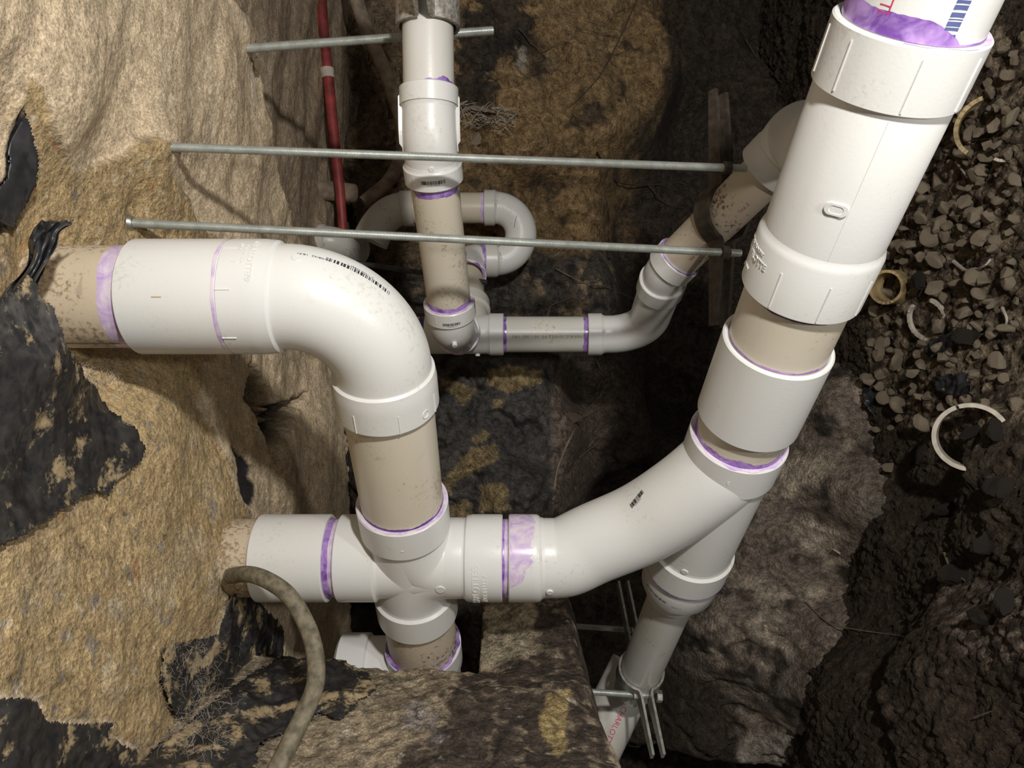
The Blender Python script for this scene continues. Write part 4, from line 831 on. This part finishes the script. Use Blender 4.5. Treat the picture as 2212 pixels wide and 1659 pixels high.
MT['film_dusty'] = film_dusty('dusty_black_film'); MT['film_veined'] = film_dusty('soil_veined_black_film', (0.40, 0.29, 0.15), (0.5, 0.55), 30.0)
P2 = [(62, 590), (95, 640), (118, 668), (128, 700), (140, 738), (165, 775), (198, 830), (240, 885), (300, 925), (318, 968), (300, 1010), (245, 1045), (236, 1075), (205, 1062), (170, 1082), (100, 1128), (40, 1168), (-60, 1200), (-60, 660), (0, 650)]
sheet('plastic_sheet', 'large soil-smeared black plastic sheet at left, below the stained pipe stub', P2, 'ceil', lambda P: 4 + 52 * np.exp(-(((P[..., 1] + 70) / 75) ** 2 + ((P[..., 2] - 590) / 110) ** 2)), 4.0, step=1.6, rng=(-130, 260, 330, 720), mat='film_dusty', seed=2.0)
sheet('plastic_sheet', 'narrow black plastic strip in the membrane tear at far upper left', POLY1, 'ceil', 3, 4.0, step=1.6, rng=(-320, -120, 380, 640), seed=5.0, jag=5)
P3 = [(350, 1400), (400, 1388), (470, 1370), (490, 1300), (530, 1262), (560, 1300), (600, 1340), (640, 1400), (640, 1440), (600, 1500), (560, 1600), (560, 1720), (-60, 1720), (-60, 1500), (80, 1510), (100, 1556), (245, 1560), (236, 1590), (290, 1618), (375, 1610), (392, 1560), (372, 1530), (345, 1470)]
sheet('plastic_sheet', 'crumpled black plastic under the sandy slab edge at lower left', P3, 'ceil', 7, 5.0, step=1.7, rng=(200, 480, 360, 1020), seed=9.0, mat='film_dusty')
P4 = [(480, 1500), (560, 1440), (640, 1400), (700, 1395), (742, 1388), (748, 1430), (790, 1452), (816, 1480), (800, 1500), (740, 1552), (690, 1545), (640, 1570), (560, 1605), (550, 1720), (200, 1720), (300, 1640)]
sheet('plastic_sheet', 'black plastic lapping onto the concrete footing beside the hose', P4, 'foot', 4, 5.0, rng=(-350, -130, 440, 940), seed=12.0, mat='film_dusty')
sheet('plastic_scrap', 'grey-black folded plastic scrap on the dirt, lower of the floor scraps', [(1865, 800), (1920, 795), (1935, 830), (1985, 850), (1975, 880), (1960, 960), (1900, 940), (1885, 900), (1862, 860)], 'wall', 16, 14, rng=(560, 900, -60, 160), seed=15.0, jag=5)
sheet('plastic_scrap', 'dark plastic scrap among the rubble left of the broken white ring', [(2015, 815), (2090, 800), (2100, 850), (2060, 858), (2020, 845)], 'floor', 14, 10, rng=(-60, 60, 900, 1400), seed=18.0, jag=4)
sheet('plastic_scrap', 'slanting grey plastic scrap just under the thin pipe ring', [(1990, 760), (2010, 735), (2075, 705), (2065, 740), (2040, 760), (2005, 775)], 'floor', 14, 10, rng=(-130, 0, 900, 1500), seed=19.0, jag=4)
# bunched film standing off the slab above the stub
def bunch(name, label, rows, seed, mat='film'):
    V = []; n = 26
    for k, (cx, cy, z, w_) in enumerate(rows):
        for i in range(n):
            f = i / (n - 1) - .5; nz = perlin(np.array([[i * .23 + k * .1, k * .55, seed], [i * .31, k * .8 + 7, seed + 3]])); V.append(at(cx + w_ * f + 6 * nz[1], cy + 9 * nz[1], z + 20 * nz[0] + 7 * nz[1] + 16 * abs(f)))
    Fs = [(k * n + i, k * n + i + 1, (k + 1) * n + i + 1, (k + 1) * n + i) for k in range(len(rows) - 1) for i in range(n - 1)]
    o = mesh(name, np.array(V), Fs, MT[mat], None, 180); s_ = o.modifiers.new('smooth', 'SUBSURF'); s_.levels = 1; s_.render_levels = 2; sm = o.modifiers.new('thickness', 'SOLIDIFY'); sm.thickness = 0.0006
    return single(o, label, 'plastic sheet')
bunch('plastic_sheet', 'twisted bunch of black plastic standing up above the stained pipe stub', [(125, 478, 560, 76), (112, 490, 556, 70), (100, 502, 552, 58), (96, 520, 548, 66), (90, 540, 546, 58), (84, 562, 545, 44), (72, 586, 545, 40), (52, 612, 546, 56), (40, 640, 548, 80), (45, 672, 552, 110)], 1.0)

# ------------------------------------------------------------------ rubble, rings, roots
rng = np.random.RandomState(5); rnd = random.Random(3)
def rockmesh(seed, rough=.3):
    import bmesh
    bm = bmesh.new(); bmesh.ops.create_icosphere(bm, subdivisions=4, radius=1.0); V = np.array([v.co[:] for v in bm.verts])
    r = np.random.RandomState(seed); D = r.normal(size=(12, 3)); D /= np.linalg.norm(D, axis=1)[:, None]; h = r.uniform(.5, .85, 12)
    s = np.ones(len(V))
    for d, k in zip(D, h):
        c = V @ d; s = np.minimum(s, np.where(c > 0.01, k / np.maximum(c, .01), 9))
    V = V * s[:, None] * np.array([1, r.uniform(.65, .95), r.uniform(.5, .75)]); V = V * (1 + rough * .35 * fbm(V + seed * 5, .9, 4, .6))[:, None]
    for v, c in zip(bm.verts, V): v.co = c
    me = bpy.data.meshes.new('rubble_stone'); bm.to_mesh(me); bm.free(); me.shade_smooth(); me.set_sharp_from_angle(angle=math.radians(24)); return me
RM = [rockmesh(i + 1) for i in range(7)]
for m_ in RM: m_.materials.append(MT['rock'])
CM = [rockmesh(i + 31, 1.2) for i in range(3)]
for m_ in CM: m_.materials.append(MT['clod'])
placed = []
def put(me, name, y, z, r, label, cat, group, sink=.3, where='floor', xx=None):
    if where == 'floor': x = float(floor_x(np.array([float(y)]), np.array([float(z)]))[0][0]); p = (x - r * (1 - sink) * .7, y, z)
    else: zz = float(wall_z(np.array([float(xx)]), np.array([float(y)]))[0][0]); p = (xx, y, zz - r * .35)
    o = bpy.data.objects.new(name, me); COL.objects.link(o); o.location = W(p); o.scale = (r / 1000,) * 3; o.rotation_euler = (rnd.uniform(0, 6.3), rnd.uniform(0, 6.3), rnd.uniform(0, 6.3))
    return single(o, label, cat, group)
def surf_hit(px, py):
    """where a sight line meets the back wall or the floor"""
    zs = np.linspace(700, 2200, 400); P = np.stack([(px - 1106) / F * zs, (py - 829.5) / F * zs, zs], -1)
    hw = P[:, 2] - wall_z(P[:, 0], P[:, 1])[0]; hf = P[:, 0] - floor_x(P[:, 1], P[:, 2])[0]; k = np.argmax((hw > 0) | (hf > 0)); return P[k], ('wall' if hw[k] > 0 else 'floor')
SPOT = [(2030, 620, 34), (2120, 600, 40), (2070, 700, 26), (2155, 660, 26), (2100, 650, 22), (2190, 590, 30), (2000, 430, 26), (2030, 490, 18), (1960, 400, 24), (2080, 330, 20), (2020, 330, 20), (2140, 870, 30), (2000, 790, 24), (1980, 720, 20), (2010, 855, 22), (2045, 880, 22), (2160, 720, 28), (2200, 700, 24),
        (1925, 690, 24), (1950, 760, 20), (2060, 760, 18), (2120, 770, 18), (1985, 980, 26), (1930, 1010, 24), (2040, 560, 18), (2000, 560, 20), (2190, 500, 24), (2150, 520, 22), (1945, 560, 18), (2100, 470, 18), (2060, 440, 20), (1890, 660, 18), (1895, 740, 20), (2180, 240, 22), (2090, 250, 24), (2140, 180, 20)]
for (a, b, w_) in SPOT:
    p, wh = surf_hit(a, b); r = w_ / F * p[2] * .62
    if wh == 'floor': put(rnd.choice(RM), 'rubble_stone', p[1], p[2], r, 'loose pale limestone lump in the rubble on the dirt floor at right', 'stone', 'limestone rubble on the dirt floor')
    else: put(rnd.choice(RM), 'rubble_stone', p[1], p[2], r, 'loose pale limestone lump in the rubble on the dirt floor at right', 'stone', 'limestone rubble on the dirt floor', where='wall', xx=p[0])
for i in range(245):
    a = rnd.uniform(1890, 2212); b = rnd.uniform(90, 930) if rnd.random() < .8 else rnd.uniform(90, 560)
    if a < 1960 and b < 480 and rnd.random() < .5: continue
    p, wh = surf_hit(a, b); r = rnd.uniform(6, 19) * (p[2] / 1200)
    put(rnd.choice(RM), 'rubble_stone', p[1], p[2], r, 'loose pale limestone lump in the rubble on the dirt floor at right', 'stone', 'limestone rubble on the dirt floor', where=wh, xx=p[0])
for (a, b, w_) in [(2010, 605, 44), (2110, 730, 60), (1995, 985, 48), (2170, 930, 60), (2190, 1050, 80), (2150, 1180, 60), (2080, 1240, 60), (2060, 1100, 50), (2110, 935, 44), (2190, 1300, 60), (2140, 1330, 50)]:
    p, wh = surf_hit(a, b); put(rnd.choice(CM), 'soil_clod', p[1], p[2], w_ / F * p[2] * .6, 'dark crumbly clod of soil heaped at the right of the tunnel', 'soil clod', 'dark soil clods at the right', where=wh, xx=p[0])
# rings cut from pipe, lying in the rubble
def scrap(name, px, py, z, axis, r, h, wall_t, mat, label, arc=(0, 2 * math.pi), jag=1.0):
    c = at(px, py, z); ax = np.array(axis, float); ax /= np.linalg.norm(ax); p = Path([c - ax * h / 2, c + ax * h / 2], ref=(0, -1, 0.01)); n = 72
    ph = np.linspace(arc[0], arc[1], n); V = []
    for (q, rr) in ((0, r), (h, r), (h, r - wall_t), (0, r - wall_t)):
        for f in ph: V.append(p.surf(np.array(q + (jag * math.sin(f * 37) * math.sin(f * 13) if q else 0)), np.array(f), rr))
    Fs = [(k * n + i, k * n + i + 1, ((k + 1) % 4) * n + i + 1, ((k + 1) % 4) * n + i) for k in range(4) for i in range(n - 1)]
    if arc[1] - arc[0] < 6.2: Fs += [(0, n, 2 * n, 3 * n), (n - 1, 2 * n - 1, 3 * n - 1, 4 * n - 1)]
    return single(mesh(name, np.array(V), Fs, MT[mat], None, 40), label, 'pipe ring')
def onto(px, py, back): return surf_hit(px, py)[0][2] - back
scrap('pipe_ring', 2098, 943, onto(2098, 943, 22), (-.55, 0, -.8), 48, 34, 6, 'ringw', 'white cut pipe ring holding dark soil at the right edge of the rubble', (0.4, 6.6))
t = scrap('pipe_ring', 2003, 690, onto(2003, 690, 20), (-.95, .25, -.35), 37, 7, 5, 'ringw', 'thin open pipe ring with a purple edge lying in the rubble', (0.7, 5.9))
scrap('pipe_ring', 1926, 620, onto(1926, 620, 30), (-.8, .1, -.62), 31, 44, 5, 'oldring', 'yellow-stained short pipe piece lying behind the right-hand pipe')
scrap('pipe_shard', 2140, 275, onto(2140, 275, 14), (-.6, .1, -.8), 46, 14, 6, 'oldring', 'curved pale shard of pipe in the rubble near the top right', (0.2, 2.4)); 
scrap('pipe_shard', 2170, 320, onto(2170, 320, 10), (-.5, 0, -.8), 20, 6, 4, 'ringw', 'small white curved shard beside the bigger pale shard', (2.4, 4.9))
def strand(name, pts, r0, r1, mat, label, cat='root', branches=()):
    p = spline(pts, 8); V, Fs = revolve(p, [(0, r0), (p.L * .5, (r0 + r1) / 2), (p.L, r1)], 7); parts = [(V, Fs)]
    for b in branches: q = spline(b, 6); parts.append(revolve(q, [(0, r1 * 1.1), (q.L, r1 * .5)], 6))
    V, Fs = join(parts); return single(mesh(name, V, Fs, MT[mat], None), label, cat)
def hit(px, py, off=14):
    p, _ = surf_hit(px, py); return p * (1 - off / p[2])
RT = [([(1195, 1080), (1205, 1010), (1235, 940), (1265, 890), (1300, 850)], 2.2, .8, 'root', 'forked grey root left of the dark hollow', [[(1235, 940), (1270, 900), (1290, 880)], [(1222, 965), (1250, 900), (1262, 860)], [(1250, 905), (1300, 880), (1318, 895)]]),
      ([(1290, 780), (1300, 800), (1310, 795), (1295, 830), (1288, 840)], 1.3, .8, 'root', 'short crooked root hanging just under the level pipe', []),
      ([(1250, 990), (1268, 975), (1292, 957)], 2.2, .6, 'root', 'little bent twig below the forked grey root', []),
      ([(1180, 690), (1190, 662), (1210, 652), (1240, 640)], 1.2, .6, 'root', 'thin curl of root above the level pipe', []),
      ([(1200, 580), (1260, 610), (1310, 620), (1390, 655)], 1.0, .5, 'root', 'long fine root above the level pipe at centre', [[(1260, 610), (1300, 600), (1340, 570)]]),
      ([(1290, 330), (1330, 390), (1400, 400), (1470, 395), (1500, 420)], 2.2, 1.2, 'darkroot', 'dark root trailing beneath the upper long rod', [[(1400, 400), (1440, 440), (1480, 450)]]),
      ([(1375, 0), (1340, 80), (1290, 170), (1230, 230)], 2.0, 1.0, 'darkroot', 'long dark root down the clay face at top centre', [[(1340, 80), (1290, 70), (1240, 60)]]),
      ([(1120, 60), (1170, 110), (1220, 90), (1280, 120)], 1.2, .6, 'darkroot', 'fine dark rootlets across the clay at top centre', [[(1170, 110), (1180, 150), (1210, 180)]]),
      ([(1610, 85), (1640, 130), (1690, 180)], 3, 1.2, 'darkroot', 'root in the black recess left of the top right pipe', []),
      ([(2010, 330), (2070, 310), (2140, 300), (2210, 310)], 1.4, .7, 'darkroot', 'thin dark root lying over the rubble near the pale shard', [[(2070, 310), (2100, 360), (2120, 440)]]),
      ([(1940, 350), (1990, 340), (2060, 290)], 1.4, .7, 'darkroot', 'dark root reaching into the rubble from behind the big pipe', []),
      ([(2060, 565), (2090, 585), (2125, 575), (2140, 560)], 3.2, 1.6, 'whiteroot', 'pale worm-like root piece above the big rubble lump', []),
      ([(2165, 665), (2175, 690), (2170, 710)], 2.4, 1.4, 'whiteroot', 'short pale root stub at the right edge of the rubble', []),
      ([(2065, 350), (2080, 370), (2090, 385)], 2.2, 1.2, 'whiteroot', 'small white root crumb in the middle of the rubble', []),
      ([(1740, 1300), (1790, 1345), (1850, 1360), (1935, 1372), (2010, 1385)], 1.2, .6, 'root', 'hair-thin root across the lit dirt bank', []),
      ([(2040, 1195), (2055, 1230), (2085, 1255)], 2.2, 1, 'root', 'pale twig on the dark soil below the clods', []),
      ([(1800, 1186), (1815, 1196)], 2.6, 2.0, 'whiteroot', 'tiny white chip on the dark dirt bank', []),
      ([(2105, 1550), (2145, 1535)], 1.2, .6, 'root', 'single straw on the near dark bank at lower right', []),
      ([(985, 250), (1020, 232), (1060, 240), (1112, 250)], 5, 2, 'root', 'ragged fibrous debris sticking out right of the white bend', [[(1020, 232), (1025, 222)], [(1045, 240), (1060, 225)]])]
for pts, r0, r1, mt, lb, br in RT: strand('root', [hit(*q) for q in pts], r0, r1, mt, lb, branches=[[hit(*q) for q in b] for b in br])
# cobwebs: nobody could count the threads
def web(name, label, boxpx, surf, n, seed, r=.11, lift=8, ln=34):
    q = random.Random(seed); parts = []
    for i in range(n):
        x0 = q.gauss((boxpx[0] + boxpx[2]) / 2, (boxpx[2] - boxpx[0]) / 4); y0 = q.uniform(boxpx[1], boxpx[3]); an = q.uniform(0, 6.28); pts = []
        for k in range(4):
            z = surf(x0, y0); pts.append(at(x0, y0, z) * (1 - (q.uniform(1, lift)) / z)); x0 += ln * math.cos(an) / 3; y0 += ln * math.sin(an) / 3; an += q.gauss(0, .5)
        p = spline(pts, 3); parts.append(revolve(p, [(0, r), (p.L, r)], 4))
    V, Fs = join(parts); o = single(mesh(name, V, Fs, MT['web'], None, 0), label, 'cobweb'); o['kind'] = 'stuff'; return o
def ceil_hit(px, py):
    zs = np.linspace(330, 1700, 500); k = (px - 1106) / F; xs = k * zs; ys = (py - 829.5) / F * zs
    h = ceil_x(ys, zs, False)[0] + 9 - xs; f_ = foot_y(xs, zs)[0] - 8 - ys
    i = np.argmax((h > 0) | ((f_ < 0) & (xs > -400))); return float(zs[i])
web('cobweb', 'dense pale cobweb threads over the crumpled black plastic at lower left', (350, 1390, 500, 1620), ceil_hit, 330, 3)
web('cobweb', 'cobweb strands under the left coupling near the black sheet tip', (150, 740, 290, 830), ceil_hit, 70, 6, .13)
web('cobweb', 'faint cobweb film on the pale membrane above the upper rod', (330, 190, 460, 300), ceil_hit, 60, 8, .12, 5, 20)

p = Path([r2a - dr * 6, r2a + dr * 9]); V, Fs = revolve(p, [(0, 1), (0, 8.2), (3, 8.8), (12, 8.4), (14.5, 7), (15, 4)], 24)
single(mesh('anchor_sleeve', V, Fs, MT['galv'], None), 'round metal anchor sleeve where the lower long rod enters the sandy slab', 'anchor')
MT['mortar'] = flat('sandy_mortar', (0.46, 0.36, 0.20), 0.9, 0.0, 90, 0.5, 0.9, 0.003)
def lump(name, c, r_, mt, label, cat, k=0, sc3=(1, 1, .8), rot=(0, 0, 0)):
    me = CM[k].copy(); me.materials.clear(); me.materials.append(MT[mt]); o = bpy.data.objects.new(name, me); COL.objects.link(o)
    o.location = W(c); o.scale = tuple(r_ * q / 1000 for q in sc3); o.rotation_euler = rot; return single(o, label, cat)
lump('mortar_lump', at(303, 338, 735) + np.array([-6, 0, 0]), 20, 'mortar', 'crumbly sandy mortar lump on the slab beside the upper rod hole', 'mortar', 0, (1.3, 1, .7))
lump('mortar_lump', at(556, 140, 985), 9, 'mortar', 'small chipped mortar lump under the top rod where it leaves the membrane', 'mortar', 1)
for i, (a, b, w_, lb) in enumerate([(845, 235, 26, 'dark lump of dirt left of the white bend, upper of two'), (840, 330, 34, 'dark lump of dirt left of the white bend, lower of two'), (1030, 300, 30, 'ragged dirt clump just right of the white bend'), (950, 640, 34, 'dirt lump in the dark left of the small elbow'), (1235, 905, 24, 'loose soil lump by the forked grey root')]):
    h_ = hit(a, b, 2); lump('dirt_clump', h_, w_ / F * h_[2] * .8, 'root' if i == 2 else 'darkroot', lb, 'dirt clump', i % 3, (1.2, 1, .8), (i, i * 2, i * 3))
q = random.Random(11); parts = []
for i in range(60):
    a0 = q.uniform(985, 1110); b0 = q.uniform(222, 262) + (a0 - 985) * .12; pts = [hit(a0 + k * q.uniform(-9, 12), b0 + k * q.uniform(-7, 8), q.uniform(4, 40)) for k in range(4)]
    p = spline(pts, 3); parts.append(revolve(p, [(0, q.uniform(.4, 1.3)), (p.L, .5)], 5))
V, Fs = join(parts); o = single(mesh('fibre_mat', V, Fs, MT['whiteroot'], None, 0), 'pale tangled fibres clinging to the clay right of the white bend', 'fibres'); o['kind'] = 'stuff'
